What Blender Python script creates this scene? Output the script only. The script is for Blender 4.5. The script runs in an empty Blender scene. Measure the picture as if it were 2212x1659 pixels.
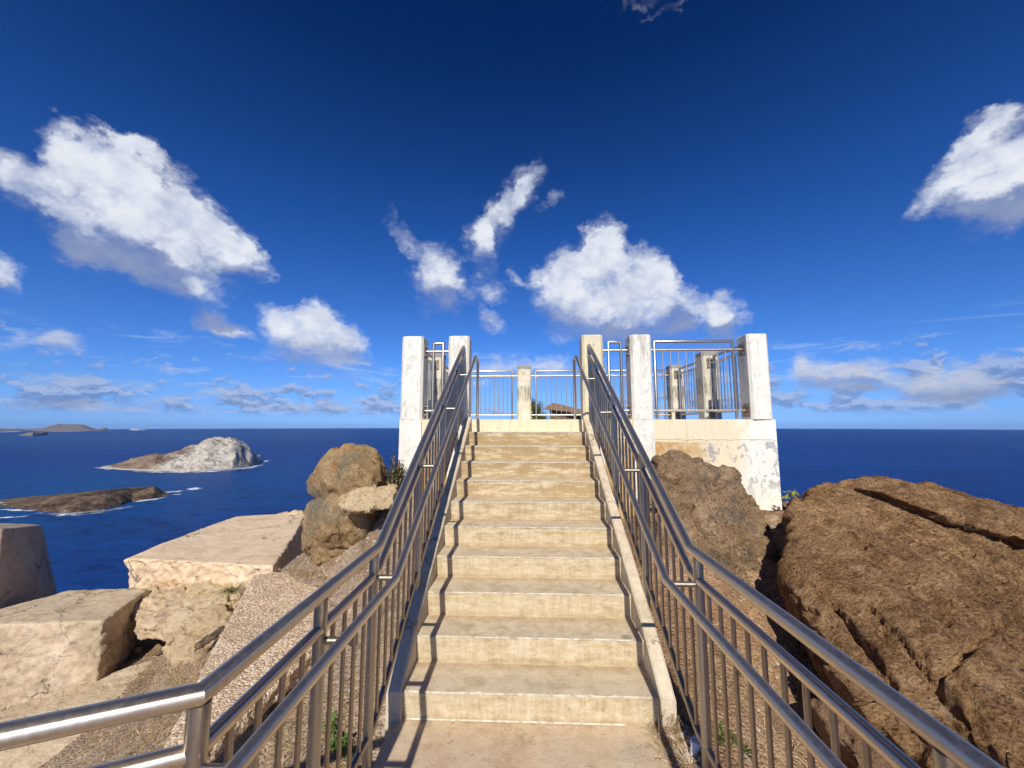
import bpy, bmesh, math, random
import numpy as np
from mathutils import Vector, Matrix
from mathutils.bvhtree import BVHTree
random.seed(7); RNG = np.random.RandomState(11)
sc = bpy.context.scene; COL = sc.collection
R = math.radians

# ------------------------------------------------------------------ camera
F, CX, CY = 831., 1106., 829.5                 # photograph measured at 2212 x 1659
PITCH = math.atan(89.5 / F); YAW = R(2.12)
fw = np.array([-math.sin(YAW)*math.cos(PITCH), math.cos(YAW)*math.cos(PITCH), math.sin(PITCH)])
rt = np.array([math.cos(YAW), math.sin(YAW), 0]); up = np.cross(rt, fw)
def ray(x, y): return fw*F + rt*(x-CX) - up*(y-CY)
def atZ(x, y, Z): d = ray(x, y); return d*(Z/d[2])
def atY(x, y, Y): d = ray(x, y); return d*(Y/d[1])
cam = bpy.data.cameras.new('camera'); camo = bpy.data.objects.new('camera', cam); COL.objects.link(camo)
cam.sensor_width = 36; cam.lens = F/2212*36; cam.clip_start = .05; cam.clip_end = 90000
camo.matrix_world = Matrix((( rt[0], up[0], -fw[0], 0), (rt[1], up[1], -fw[1], 0), (rt[2], up[2], -fw[2], 0), (0, 0, 0, 1)))
sc.camera = camo
vs = sc.view_settings; sc.display_settings.display_device = 'sRGB'
vs.view_transform = 'Standard'; vs.look = 'None'; vs.exposure = 0.0; vs.gamma = 1

# ------------------------------------------------------------------ numpy gradient noise
_perm = RNG.permutation(256); _perm = np.concatenate([_perm, _perm, _perm])
_grad = RNG.normal(size=(256, 3)); _grad /= np.linalg.norm(_grad, axis=1)[:, None]
def pn(P):
    P = np.asarray(P, float); i = np.floor(P).astype(int); f = P - i; u = f*f*f*(f*(f*6-15)+10); i &= 255
    out = 0
    for dx in (0, 1):
        for dy in (0, 1):
            for dz in (0, 1):
                h = _perm[_perm[_perm[(i[:, 0]+dx) & 255] + ((i[:, 1]+dy) & 255)] + ((i[:, 2]+dz) & 255)]
                g = _grad[h]; d = f - np.array([dx, dy, dz])
                w = (u[:, 0] if dx else 1-u[:, 0])*(u[:, 1] if dy else 1-u[:, 1])*(u[:, 2] if dz else 1-u[:, 2])
                out = out + w*(g*d).sum(1)
    return out*1.6
def fbm(P, o=4, ridged=False):
    a, s, t = 1., 0, 0
    P = np.asarray(P, float)
    for k in range(o):
        n = pn(P + k*17.3)
        if ridged: n = .5-np.abs(n)*1.6
        s = s + a*n; t += a; a *= .5; P = P*2.03
    return s/t

def facets(P, cell, slope, seed=0, metric=None, warp=.25):
    """broken planes: every nearest-seed cell gets its own tilted plane, so that cells meet in steps and creases"""
    r_ = np.random.RandomState(seed); Q = P if metric is None else P@metric
    Q = Q+warp*cell*np.stack([fbm(Q/cell*1.1+k*9, 3) for k in range(3)], 1)
    lo_, hi_ = Q.min(0)-cell, Q.max(0)+cell; nC = int(min(1400, max(8, np.prod((hi_-lo_)/cell)*1.1)))
    S = r_.uniform(lo_, hi_, (nC, 3)); D_ = r_.normal(size=(nC, 3)); D_ /= np.linalg.norm(D_, axis=1)[:, None]; O_ = r_.uniform(-1, 1, nC)
    out = np.zeros(len(P))
    for a in range(0, len(P), 4000):
        q = Q[a:a+4000]; d2 = (q**2).sum(1)[:, None]-2*q@S.T+(S**2).sum(1)[None]; i = d2.argmin(1)
        out[a:a+4000] = ((q-S[i])*D_[i]).sum(1)*slope+O_[i]*cell*slope*.35
    return out

# ------------------------------------------------------------------ scene helpers
def props(o, label=None, cat=None, group=None, kind=None):
    if label: o['label'] = label
    if cat: o['category'] = cat
    if group: o['group'] = group
    if kind: o['kind'] = kind
    return o
def empty(name, loc, label=None, cat=None, group=None):
    o = bpy.data.objects.new(name, None); COL.objects.link(o); o.location = loc; o.empty_display_size = .1
    return props(o, label, cat, group)
class MB:
    def __init__(s): s.v = []; s.f = []; s.m = []
    def add(s, vs_, fs, mi=0):
        n = len(s.v); s.v += [tuple(map(float, p)) for p in vs_]
        s.f += [tuple(i+n for i in f) for f in fs]; s.m += [mi]*len(fs); return s
    def box(s, a, b, mi=0):
        x0, y0, z0 = a; x1, y1, z1 = b
        return s.add([(x0,y0,z0),(x1,y0,z0),(x1,y1,z0),(x0,y1,z0),(x0,y0,z1),(x1,y0,z1),(x1,y1,z1),(x0,y1,z1)],
                     [(0,3,2,1),(4,5,6,7),(0,1,5,4),(1,2,6,5),(2,3,7,6),(3,0,4,7)], mi)
    def tube(s, pts, r, n=16, cap=True, flat=1., mi=0):
        P = [np.array(p, float) for p in pts]; k = len(P)
        T = [(P[i+1]-P[i])/np.linalg.norm(P[i+1]-P[i]) for i in range(k-1)]
        h = np.array([0, 0, 1.]) if abs(T[0][2]) < .9 else np.array([0, 1., 0])
        a = np.cross(T[0], h); a /= np.linalg.norm(a); b = np.cross(a, T[0])
        ring = [P[0] + r*(math.cos(2*math.pi*j/n)*a + flat*math.sin(2*math.pi*j/n)*b) for j in range(n)]
        V = list(ring)
        for i in range(1, k):
            nn = T[i-1] if i == k-1 else T[i-1]+T[i]
            ring = [q + T[i-1]*(np.dot(P[i]-q, nn)/np.dot(T[i-1], nn)) for q in ring]; V += ring
        Fc = [(i*n+j, i*n+(j+1) % n, (i+1)*n+(j+1) % n, (i+1)*n+j) for i in range(k-1) for j in range(n)]
        if cap: Fc += [tuple(range(n))[::-1], tuple((k-1)*n+j for j in range(n))]
        return s.add(V, Fc, mi)
    def build(s, name, mats, parent=None, origin=None, smooth=False, bevel=0, auto=None, label=None):
        me = bpy.data.meshes.new(name); o0 = np.array(origin if origin is not None else (parent.location if parent and parent.type == 'EMPTY' else (0, 0, 0)), float)
        if parent is not None and parent.type != 'EMPTY': o0 = wloc(parent)
        me.from_pydata([tuple(np.array(p)-o0) for p in s.v], [], s.f)
        if not isinstance(mats, (list, tuple)): mats = [mats]
        for m in mats: me.materials.append(m)
        for p, mi in zip(me.polygons, s.m): p.material_index = mi; p.use_smooth = smooth
        bm = bmesh.new(); bm.from_mesh(me); bmesh.ops.recalc_face_normals(bm, faces=bm.faces)
        if bevel: bmesh.ops.bevel(bm, geom=bm.edges[:], offset=bevel, segments=2, profile=.6, affect='EDGES')
        bm.to_mesh(me); bm.free()
        if auto: me.set_sharp_from_angle(angle=R(auto))
        o = bpy.data.objects.new(name, me); COL.objects.link(o)
        o.parent = parent
        if parent is None: o.location = o0
        if label: o['label'] = label
        return o
def wloc(o):
    p = np.array(o.location, float)
    while o.parent is not None: o = o.parent; p = p + np.array(o.location, float)
    return p

# ------------------------------------------------------------------ material helpers
class NT:
    def __init__(s, tree): s.t = tree; s.n = tree.nodes; s.l = tree.links
    def __call__(s, kind, _out=0, **kw):
        nd = s.n.new(kind)
        for k, v in kw.items():
            if k.startswith('i_'): s.inp(nd, k[2:], v)
            elif k.startswith('n'): s.inp(nd, int(k[1:]), v) if k[1:].isdigit() else setattr(nd, k, v)
            else: setattr(nd, k, v)
        return nd
    def inp(s, nd, key, v):
        sock = nd.inputs[key]
        if isinstance(v, bpy.types.NodeSocket): s.l.new(v, sock)
        else: sock.default_value = v
    def math(s, op, a, b=0., c=None, clamp=False):
        nd = s.n.new('ShaderNodeMath'); nd.operation = op; nd.use_clamp = clamp; s.inp(nd, 0, a); s.inp(nd, 1, b)
        if c is not None: s.inp(nd, 2, c)
        return nd.outputs[0]
    def vmath(s, op, a, b=None, sc_=None):
        nd = s.n.new('ShaderNodeVectorMath'); nd.operation = op; s.inp(nd, 0, a)
        if b is not None: s.inp(nd, 1, b)
        if sc_ is not None: s.inp(nd, 3, sc_)
        return nd.outputs[1] if op in ('LENGTH', 'DOT_PRODUCT') else nd.outputs[0]
    def noise(s, vec, scale, detail=4, rough=.55, dist=0., col=False, lac=2.):
        nd = s.n.new('ShaderNodeTexNoise'); s.inp(nd, 'Vector', vec); s.inp(nd, 'Scale', scale); s.inp(nd, 'Detail', detail)
        s.inp(nd, 'Roughness', rough); s.inp(nd, 'Distortion', dist); s.inp(nd, 'Lacunarity', lac); return nd.outputs['Color' if col else 'Fac']
    def vor(s, vec, scale, feature='F1', out='Distance', rnd=1.):
        nd = s.n.new('ShaderNodeTexVoronoi'); nd.feature = feature; s.inp(nd, 'Vector', vec); s.inp(nd, 'Scale', scale); s.inp(nd, 'Randomness', rnd); return nd.outputs[out]
    def map(s, vec, scale=(1, 1, 1), rot=(0, 0, 0), loc=(0, 0, 0), typ='POINT'):
        nd = s.n.new('ShaderNodeMapping'); nd.vector_type = typ; s.inp(nd, 'Vector', vec); s.inp(nd, 'Scale', scale); s.inp(nd, 'Rotation', rot); s.inp(nd, 'Location', loc); return nd.outputs[0]
    def ramp(s, fac, stops, interp='LINEAR'):
        nd = s.n.new('ShaderNodeValToRGB'); cr = nd.color_ramp; cr.interpolation = interp
        while len(cr.elements) < len(stops): cr.elements.new(.5)
        for e, (p, c) in zip(cr.elements, stops): e.position = p; e.color = (*c, 1) if hasattr(c, '__len__') else (c, c, c, 1)
        s.inp(nd, 0, fac); return nd.outputs[0]
    def mr(s, v, a, b, c=0., d=1., smooth=True):
        nd = s.n.new('ShaderNodeMapRange'); nd.interpolation_type = 'SMOOTHSTEP' if smooth else 'LINEAR'
        for i, x in enumerate((v, a, b, c, d)): s.inp(nd, i, x)
        return nd.outputs[0]
    def mix(s, f, a, b, mode='MIX'):
        nd = s.n.new('ShaderNodeMix'); nd.data_type = 'RGBA'; nd.blend_type = mode; s.inp(nd, 0, f)
        for i, x in ((6, a), (7, b)):
            if isinstance(x, tuple) and len(x) == 3: x = (*x, 1)
            s.inp(nd, i, x)
        return nd.outputs[2]
    def bump(s, h, strength=.5, dist=.01, normal=None):
        nd = s.n.new('ShaderNodeBump'); s.inp(nd, 'Strength', strength); s.inp(nd, 'Distance', dist); s.inp(nd, 'Height', h)
        if normal is not None: s.inp(nd, 'Normal', normal)
        return nd.outputs[0]
def mat(name):
    m = bpy.data.materials.new(name); m.use_nodes = True; t = NT(m.node_tree); b = m.node_tree.nodes['Principled BSDF']
    t.b = b; t.tc = t('ShaderNodeTexCoord').outputs['Object']; t.out = m.node_tree.nodes['Material Output']
    t.geo = t('ShaderNodeNewGeometry'); t.pos = t.geo.outputs['Position']; t.nrm = t.geo.outputs['Normal']
    return m, t
def fin(t, col, rough=.9, normal=None, metal=0., spec=.3):
    t.inp(t.b, 'Base Color', (*col, 1) if isinstance(col, tuple) else col); t.inp(t.b, 'Roughness', rough); t.inp(t.b, 'Metallic', metal)
    t.inp(t.b, 'Specular IOR Level', spec)
    if normal is not None: t.inp(t.b, 'Normal', normal)

def steel(name, base, rough, stain=.35, rust=.0):
    m, t = mat(name); p = t.pos
    n1 = t.noise(p, 55, 6, .75); n2 = t.noise(t.map(p, (60, 60, 60)), 1, 3, .6); n3 = t.noise(p, 2.2, 3, .5)
    sg = t.noise(t.map(p, (420, 12, 30)), 1, 2, .5)
    st = t.mr(n1, .48, .72)
    c = t.mix(t.math('MULTIPLY', st, stain), base, (base[0]*.45, base[1]*.40, base[2]*.33))
    c = t.mix(t.mr(n3, .4, .7, 0, .25), c, (base[0]*.72, base[1]*.66, base[2]*.57))
    if rust:
        c = t.mix(t.mr(t.noise(p, 14, 5, .7), .60, .74, 0, rust), c, (.17, .075, .03))
    r = t.math('ADD', t.mr(n2, .3, .7, rough-.02, rough+.05), t.math('MULTIPLY', st, .05))
    fin(t, c, r, t.bump(t.math('ADD', t.math('MULTIPLY', sg, .5), n2), .03, .0008), 1., .5); return m
M = {}
M['steel'] = steel('brushed_steel', (.72, .61, .47), .40, .15)
M['steel_dark'] = steel('weathered_steel', (.46, .42, .36), .40, .4, .25)
M['steel_brown'] = steel('tea_stained_ground_reflect_steel', (.42, .35, .26), .42, .5, .7)  # brown base colour holds tea stain plus the ground's reflection
M['plate'] = steel('rusty_plate', (.30, .25, .20), .5, .6, .9)

def concrete_step():
    m, t = mat('stair_concrete'); p = t.pos
    nz = t('ShaderNodeSeparateXYZ', n0=t.nrm).outputs[2]; fx = t('ShaderNodeSeparateXYZ', n0=p)
    top = t.mr(nz, .55, .85)
    big = t.noise(p, 2.3, 4, .55); mid = t.noise(t.map(p, (1, 1, 2.5)), 9, 7, .72, .6); fine = t.noise(p, 130, 5, .75)
    streak = t.noise(t.map(p, (34, 34, 2.2)), 1, 5, .7)
    # treads: grey cement with brown dirt
    tr = t.ramp(mid, [(.3, (.38, .27, .16)), (.5, (.60, .48, .315)), (.68, (.71, .60, .43))])
    tr = t.mix(t.mr(big, .45, .7, 0, .35), tr, (.52, .45, .33))
    # risers: cream with ochre water staining increasing upstairs
    ht = t.mr(fx.outputs[2], -1.7, .0)
    rs = t.ramp(t.math('ADD', t.math('MULTIPLY', mid, .6), t.math('MULTIPLY', streak, .4)), [(.32, (.33, .23, .12)), (.43, (.52, .40, .23)), (.54, (.64, .53, .345)), (.66, (.72, .63, .45))])
    oc = t.math('MULTIPLY', t.mr(t.math('ADD', t.noise(t.map(p, (1.2, 1, 7)), 3.5, 6, .7), t.math('MULTIPLY', ht, .14)), .52, .68), t.mr(ht, 0, 1, .35, .85))
    rs = t.mix(oc, rs, (.34, .215, .085))
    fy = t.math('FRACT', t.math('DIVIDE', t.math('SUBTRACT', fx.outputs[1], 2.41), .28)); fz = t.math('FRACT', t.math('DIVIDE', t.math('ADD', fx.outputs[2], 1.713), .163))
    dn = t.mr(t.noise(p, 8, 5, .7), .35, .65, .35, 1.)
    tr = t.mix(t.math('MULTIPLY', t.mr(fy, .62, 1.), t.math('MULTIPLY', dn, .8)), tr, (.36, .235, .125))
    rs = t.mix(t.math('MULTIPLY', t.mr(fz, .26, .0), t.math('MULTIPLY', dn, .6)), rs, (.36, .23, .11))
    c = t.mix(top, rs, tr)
    sp = t.mr(t.noise(p, 60, 4, .85), .55, .68)
    c = t.mix(t.math('MULTIPLY', sp, .5), c, (.12, .085, .05))
    c = t.mix(t.mr(fine, .35, .7, 0, .28), c, (.62, .55, .42))
    sm = t.mr(t.vor(t.map(p, (1, 1, 1), loc=(3.1, 2, 0)), 1.9), .05, .09, .55, 0.)
    c = t.mix(t.math('MULTIPLY', sm, top), c, (.17, .145, .11))
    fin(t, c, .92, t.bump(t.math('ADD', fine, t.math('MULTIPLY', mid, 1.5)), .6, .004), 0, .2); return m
def worn_edge():
    m, t = mat('worn_nosing_concrete'); p = t.pos
    n = t.noise(t.map(p, (1, 1, 1)), 22, 5, .7)
    fin(t, t.ramp(n, [(.36, (.36, .29, .19)), (.5, (.56, .49, .37)), (.7, (.70, .65, .54))]), .9, t.bump(t.noise(p, 90, 4, .7), .5, .004)); return m
def concrete(name, cols, bumpd=.01, scale=1., streak=0., dark=(.13, .11, .085), pit=.4, stain=None):
    m, t = mat(name); p = t.pos
    a = t.noise(p, 3.2*scale, 6, .68, .4); b = t.noise(p, 16*scale, 6, .72); c_ = t.noise(p, 95*scale, 4, .75)
    v = t.math('ADD', t.math('MULTIPLY', a, .55), t.math('MULTIPLY', b, .45))
    c = t.ramp(v, [(.32, cols[0]), (.5, cols[1]), (.66, cols[2])])
    if streak: c = t.mix(t.math('MULTIPLY', t.mr(t.noise(t.map(p, (11, 11, .9)), 1, 5, .65), .5, .72), streak), c, cols[0])
    c = t.mix(t.math('MULTIPLY', t.mr(t.noise(p, 34*scale, 3, .75), .6, .7), pit), c, dark)
    if stain: c = t.mix(t.mr(t.noise(p, 1.5*scale, 4, .6), .52, .7, 0, .7), c, stain)
    c = t.mix(t.mr(c_, .4, .75, 0, .22), c, cols[2])
    wp = t.vmath('ADD', p, t.vmath('SCALE', t.vmath('SUBTRACT', t.noise(p, 5*scale, 5, .65, 0, True), (.5, .5, .5)), None, .35))
    ck = t.math('MULTIPLY', t.mr(t.vor(wp, 1.3*scale, 'DISTANCE_TO_EDGE'), .004, .014, 1, 0), t.mr(t.noise(p, 1.1, 3, .5), .46, .58))
    lost = t.mr(t.noise(t.map(p, loc=(5, 3, 1)), 7*scale, 5, .7), .60, .66)
    c = t.mix(t.math('MULTIPLY', ck, .8), c, dark); c = t.mix(t.math('MULTIPLY', lost, .35), c, tuple(v*.62 for v in cols[1]))
    hh = t.math('SUBTRACT', t.math('ADD', t.math('MULTIPLY', b, 2.), c_), t.math('ADD', ck, t.math('MULTIPLY', lost, .5)))
    fin(t, c, .93, t.bump(hh, .8, bumpd), 0, .2); return m
M['step'] = concrete_step(); M['edge'] = worn_edge()
M['curb'] = concrete('curb_concrete', ((.38, .29, .18), (.60, .50, .35), (.70, .61, .45)), .004, 1.4)
M['landing'] = concrete('landing_concrete', ((.38, .255, .155), (.57, .43, .285), (.66, .54, .38)), .004, .8, pit=.45, stain=(.35, .31, .25))
M['slab'] = concrete('old_smooth_concrete', ((.50, .34, .20), (.72, .54, .35), (.82, .66, .47)), .006, .8, pit=.35)
M['block'] = concrete('old_block_concrete', ((.40, .28, .16), (.62, .48, .315), (.76, .63, .45)), .012, 1.0, pit=.55, stain=(.43, .33, .2))
M['brokenc'] = concrete('broken_concrete', ((.46, .31, .18), (.74, .55, .34), (.90, .72, .49)), .02, 2.2, pit=.6)
M['pier'] = concrete('pier_concrete', ((.26, .18, .13), (.42, .32, .24), (.50, .40, .31)), .006, .7, pit=.5)
def speckled():
    m, t = mat('exposed_aggregate'); p = t.pos
    v = t.vor(p, 62, 'F1', 'Color'); g = t('ShaderNodeSeparateColor', n0=v).outputs[0]; big = t.noise(p, 2.4, 4, .6)
    c = t.ramp(g, [(0, (.38, .245, .15)), (.3, (.60, .42, .265)), (.6, (.76, .58, .39)), (1, (.86, .71, .52))])
    c = t.mix(t.mr(big, .45, .72, 0, .55), c, (.52, .38, .25))
    c = t.mix(t.mr(t.noise(p, 45, 3, .7), .55, .66, 0, .6), c, (.22, .14, .09))
    fin(t, c, .92, t.bump(t.math('SUBTRACT', t.noise(p, 50, 4, .7), t.vor(p, 62)), .9, .012), 0, .2); return m
M['aggregate'] = speckled()

def paint(name, base, stained):
    m, t = mat(name); p = t.pos; s = t('ShaderNodeSeparateXYZ', n0=p)
    X, Z = s.outputs[0], s.outputs[2]
    c = t.ramp(t.noise(p, 5, 6, .65), [(.35, tuple(v*.86 for v in base)), (.6, base)])
    c = t.mix(t.mr(t.noise(t.map(p, (28, 28, 1.3)), 1, 5, .6), .56, .8, 0, .35), c, (.55, .50, .38))
    wob = t.noise(p, 3.0, 5, .62, .8)
    if stained:
        # yellowed paint fading out to the right hand corner, ochre under the crack
        xm = t.mr(t.math('ADD', X, t.math('MULTIPLY', wob, .5)), 2.9, 3.25, 1, 0)
        c = t.mix(t.math('MULTIPLY', xm, .75), c, (.72, .60, .36))
        st = t.noise(t.map(p, (16, 16, .8)), 1, 6, .7)
        c = t.mix(t.math('MULTIPLY', t.mr(st, .5, .74, 0, .55), xm), c, (.50, .38, .20))
        below = t.mr(t.math('ADD', Z, t.math('MULTIPLY', wob, .05)), -.20, -.175, 1, 0)
        oc = t.math('MULTIPLY', below, t.mr(t.math('ADD', X, t.math('MULTIPLY', t.noise(p, 6, 5, .7), 1.1)), 2.55, 3.1, 1, 0))
        c = t.mix(t.math('MULTIPLY', oc, t.mr(t.noise(p, 7, 6, .75), .36, .6, .5, 1.)), c, (.47, .265, .08))
        ov = t.mr(t.noise(t.map(p, (1, 1, 1.5), loc=(4, 0, 1)), 5, 5, .7), .60, .70, 0, .6)
        c = t.mix(t.math('MULTIPLY', ov, xm), c, (.52, .33, .12))
        # bare cement showing where the paint has come off, mostly below the crack
        pk = t.math('ADD', t.noise(t.map(p, (1.4, 1, 1), loc=(1.3, 0, .4)), 5.5, 6, .66, .9), t.math('MULTIPLY', t.mr(X, 2.3, 2.9), .06))
        gm = t.math('MULTIPLY', t.mr(pk, .605, .618), t.mr(Z, -.19, -.185, .0, 0) if False else below)
        gm = t.math('MULTIPLY', t.math('MULTIPLY', gm, t.mr(Z, -1.1, -.6)), .85)
        c = t.mix(gm, c, t.ramp(t.noise(p, 20, 4, .7), [(.35, (.27, .26, .26)), (.65, (.47, .46, .46))]))
        ch = t.mr(t.noise(t.map(p, (1, 1, 2.2)), 17, 3, .7), .705, .715)
        c = t.mix(ch, c, (.24, .22, .20))
        ck = t.math('ABSOLUTE', t.math('SUBTRACT', Z, t.math('ADD', -.212, t.math('MULTIPLY', t.noise(p, 9, 4, .7), .05))))
        c = t.mix(t.mr(ck, .0, .006, .85, 0), c, (.16, .12, .08))
        h = t.math('SUBTRACT', 1, t.math('MAXIMUM', gm, ch))
    else:
        pk = t.noise(t.map(p, (1.2, 1.2, .8)), 7.5, 6, .62, 1.2)
        gm = t.mr(pk, .585, .60)
        c = t.mix(t.math('MULTIPLY', gm, .6), c, (.56, .54, .47))
        ch = t.mr(t.noise(t.map(p, (1, 1, 1.6)), 24, 3, .7), .70, .715)
        c = t.mix(ch, c, (.30, .29, .27))
        dk = t.mr(t.math('ADD', t.math('MULTIPLY', Z, .13), t.noise(t.map(p, (9, 9, 2)), 1, 5, .7)), .62, .8, 0, .55)
        c = t.mix(dk, c, (.30, .28, .22))
        h = t.math('SUBTRACT', 1, t.math('MAXIMUM', gm, ch))
    fin(t, c, .75, t.bump(t.math('ADD', t.math('MULTIPLY', t.noise(p, 11, 5, .6), .8), h), .55, .004), 0, .35); return m
M['paint'] = paint('peeling_white_paint', (.82, .78, .68), False)
M['paint_wall'] = paint('stained_white_paint', (.84, .80, .70), True)
M['paint_cream'] = paint('cream_paint', (.72, .64, .44), False)
def pillar_dirty():
    m, t = mat('dirty_white_paint'); p = t.pos; Z = t('ShaderNodeSeparateXYZ', n0=p).outputs[2]
    c = t.ramp(t.noise(p, 6, 6, .65), [(.35, (.55, .49, .36)), (.6, (.68, .62, .48))])
    st = t.noise(t.map(p, (26, 26, 4)), 1, 6, .75)
    band = t.math('MULTIPLY', t.mr(Z, .45, .56), t.mr(Z, .78, .82, 1, 0))
    c = t.mix(t.math('MULTIPLY', band, t.mr(st, .42, .62, .1, .85)), c, (.17, .15, .11))
    c = t.mix(t.mr(t.math('ADD', Z, t.math('MULTIPLY', st, .1)), 1.19, 1.22, 0, .7), c, (.16, .15, .13))
    fin(t, c, .85, t.bump(t.noise(p, 30, 5, .7), .5, .004)); return m
M['paint_dirty'] = pillar_dirty()

def rock(name, stops, accents=(), aniso=None, scale=1., bumpd=.03, pits=.5, bst=.9):
    """stops: colour ramp; accents: (colour, noise scale, lo, hi, strength, offset); aniso: (rotation, scale) giving bedding"""
    m, t = mat(name); p = t.pos
    q = t.map(t.map(p, rot=aniso[0]), aniso[1]) if aniso else p
    a = t.noise(q, 1.5*scale, 7, .66, .5); b = t.noise(q, 9*scale, 7, .74, .35); f = t.noise(q, 48*scale, 5, .78)
    v = t.math('ADD', t.math('ADD', t.math('MULTIPLY', a, .32), t.math('MULTIPLY', b, .40)), t.math('ADD', t.math('MULTIPLY', f, .55), -.135))
    c = t.ramp(v, stops)
    for (col, s_, lo, hi, k, off) in accents:
        c = t.mix(t.math('MULTIPLY', t.mr(t.noise(t.map(p, loc=off), s_, 6, .7, .6), lo, hi), k), c, col)
    pit = t.mr(t.noise(q, 24*scale, 5, .85), .43, .35)
    c = t.mix(t.math('MULTIPLY', pit, pits), c, (.05, .035, .022))  # shadow inside the pits painted into the colour
    h = t.math('ADD', t.math('ADD', t.math('MULTIPLY', b, 2.2), t.math('MULTIPLY', f, 1.6)), t.math('MULTIPLY', t.math('SUBTRACT', 1, pit), .5))
    fin(t, c, .93, t.bump(h, bst, bumpd), 0, .18); return m
BROWN = [(.35, (.06, .03, .014)), (.45, (.23, .12, .052)), (.53, (.45, .26, .12)), (.62, (.70, .45, .24))]
M['boulder'] = rock('basalt_boulder', BROWN, [((.34, .19, .09), 1.7, .58, .70, .5, (3, 1, 0)), ((.38, .35, .28), 3.0, .61, .70, .45, (7, 2, 5)), ((.50, .20, .05), 6, .70, .74, .8, (0, 4, 2))],
                    ((0, R(22), R(12)), (.75, 1.15, 1.7)), 1.15, .03, .75)
M['rock_round'] = rock('ochre_basalt', [(.34, (.12, .075, .035)), (.45, (.31, .20, .095)), (.53, (.48, .32, .16)), (.64, (.62, .46, .26))],
                      [((.46, .21, .08), 2.2, .56, .66, .8, (2, 2, 2)), ((.24, .225, .16), 1.5, .50, .60, .8, (6, 1, 3)), ((.56, .50, .40), 12, .68, .72, .7, (1, 1, 9))], None, 1.3, .02, .35)
M['rock_grey'] = rock('grey_brown_basalt', [(.34, (.09, .055, .03)), (.45, (.27, .175, .095)), (.54, (.46, .31, .175)), (.64, (.66, .48, .29))],
                      [((.33, .2, .1), 2, .55, .66, .6, (1, 6, 2)), ((.12, .11, .095), 1.6, .52, .62, .6, (4, 1, 3))], None, 1.2, .03, .5)
M['rock_pale'] = rock('pale_weathered_rock', [(.30, (.42, .26, .13)), (.43, (.74, .52, .29)), (.52, (.88, .68, .42)), (.66, (.90, .76, .53))], [], ((0, R(10), 0), (1, 1, 3)), 1.6, .018, .3)
M['rock_orange'] = rock('orange_crystalline_rock', [(.30, (.30, .15, .06)), (.45, (.50, .31, .15)), (.56, (.66, .48, .30)), (.7, (.78, .70, .58))],
                        [((.48, .15, .05), 5, .53, .62, .85, (2, 2, 2)), ((.62, .60, .55), 6, .56, .64, .8, (7, 3, 2))], None, 2, .02, .3)
M['rock_rust'] = rock('rusty_earth_rock', [(.30, (.19, .10, .05)), (.44, (.36, .215, .12)), (.56, (.48, .31, .19)), (.7, (.58, .42, .28))], [((.42, .18, .06), 3, .57, .66, .7, (2, 7, 1))], None, 1.6, .03, .5)
def ground_mat():
    m, t = mat('dirt_and_gravel'); p = t.pos; X = t('ShaderNodeSeparateXYZ', n0=p).outputs[0]
    a = t.noise(p, 1.3, 6, .65, .5); b = t.noise(p, 14, 6, .75); g = t.vor(p, 55, 'F1', 'Color'); gv = t('ShaderNodeSeparateColor', n0=g).outputs[0]
    v = t.math('ADD', t.math('MULTIPLY', a, .5), t.math('MULTIPLY', b, .5))
    left = t.ramp(v, [(.35, (.17, .11, .07)), (.48, (.36, .255, .165)), (.60, (.54, .41, .275))])
    right = t.ramp(v, [(.36, (.17, .095, .05)), (.48, (.36, .215, .115)), (.60, (.54, .36, .21))])
    c = t.mix(t.mr(X, -.5, .5), left, right)
    c = t.mix(t.math('MULTIPLY', t.mr(t.noise(p, 2.5, 4, .6), .5, .65), t.math('MULTIPLY', t.mr(X, -.5, .5, 1, .35), t.mr(gv, .55, .9, 0, .85))), c, (.55, .45, .35))
    c = t.mix(t.mr(gv, .0, .25, .6, 0), c, (.12, .075, .05))
    fin(t, c, .95, t.bump(t.math('ADD', t.math('MULTIPLY', b, 1.5), t.math('SUBTRACT', 0, t.vor(p, 55))), 1., .02), 0, .15); return m
M['ground'] = ground_mat()
def plain(name, c0, c1, scale=8, rough=.8, trans=0.):
    m, t = mat(name); fin(t, t.ramp(t.noise(t.pos, scale, 4, .6), [(.35, c0), (.65, c1)]), rough)
    return m
M['dry'] = plain('dry_grass', (.24, .15, .07), (.62, .46, .25), 25)
M['straw'] = plain('pale_straw', (.42, .32, .18), (.66, .56, .38), 25)
M['twig'] = plain('grey_twig', (.13, .085, .05), (.30, .22, .15), 20)
M['leaf'] = plain('green_leaf', (.035, .065, .012), (.11, .15, .03), 14, .6)
M['leaf_dark'] = plain('dull_leaf', (.03, .032, .012), (.085, .075, .03), 20, .7)
M['leaf_bright'] = plain('bright_weed', (.06, .12, .015), (.13, .21, .035), 20, .6)
M['leaf_red'] = plain('dead_leaf', (.09, .03, .02), (.19, .07, .04), 20, .7)
M['leaf_yellow'] = plain('yellow_green_leaf', (.16, .20, .02), (.33, .33, .04), 20, .6)
M['paper'] = plain('white_paper', (.70, .70, .68), (.82, .82, .80), 6, .6)

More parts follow.
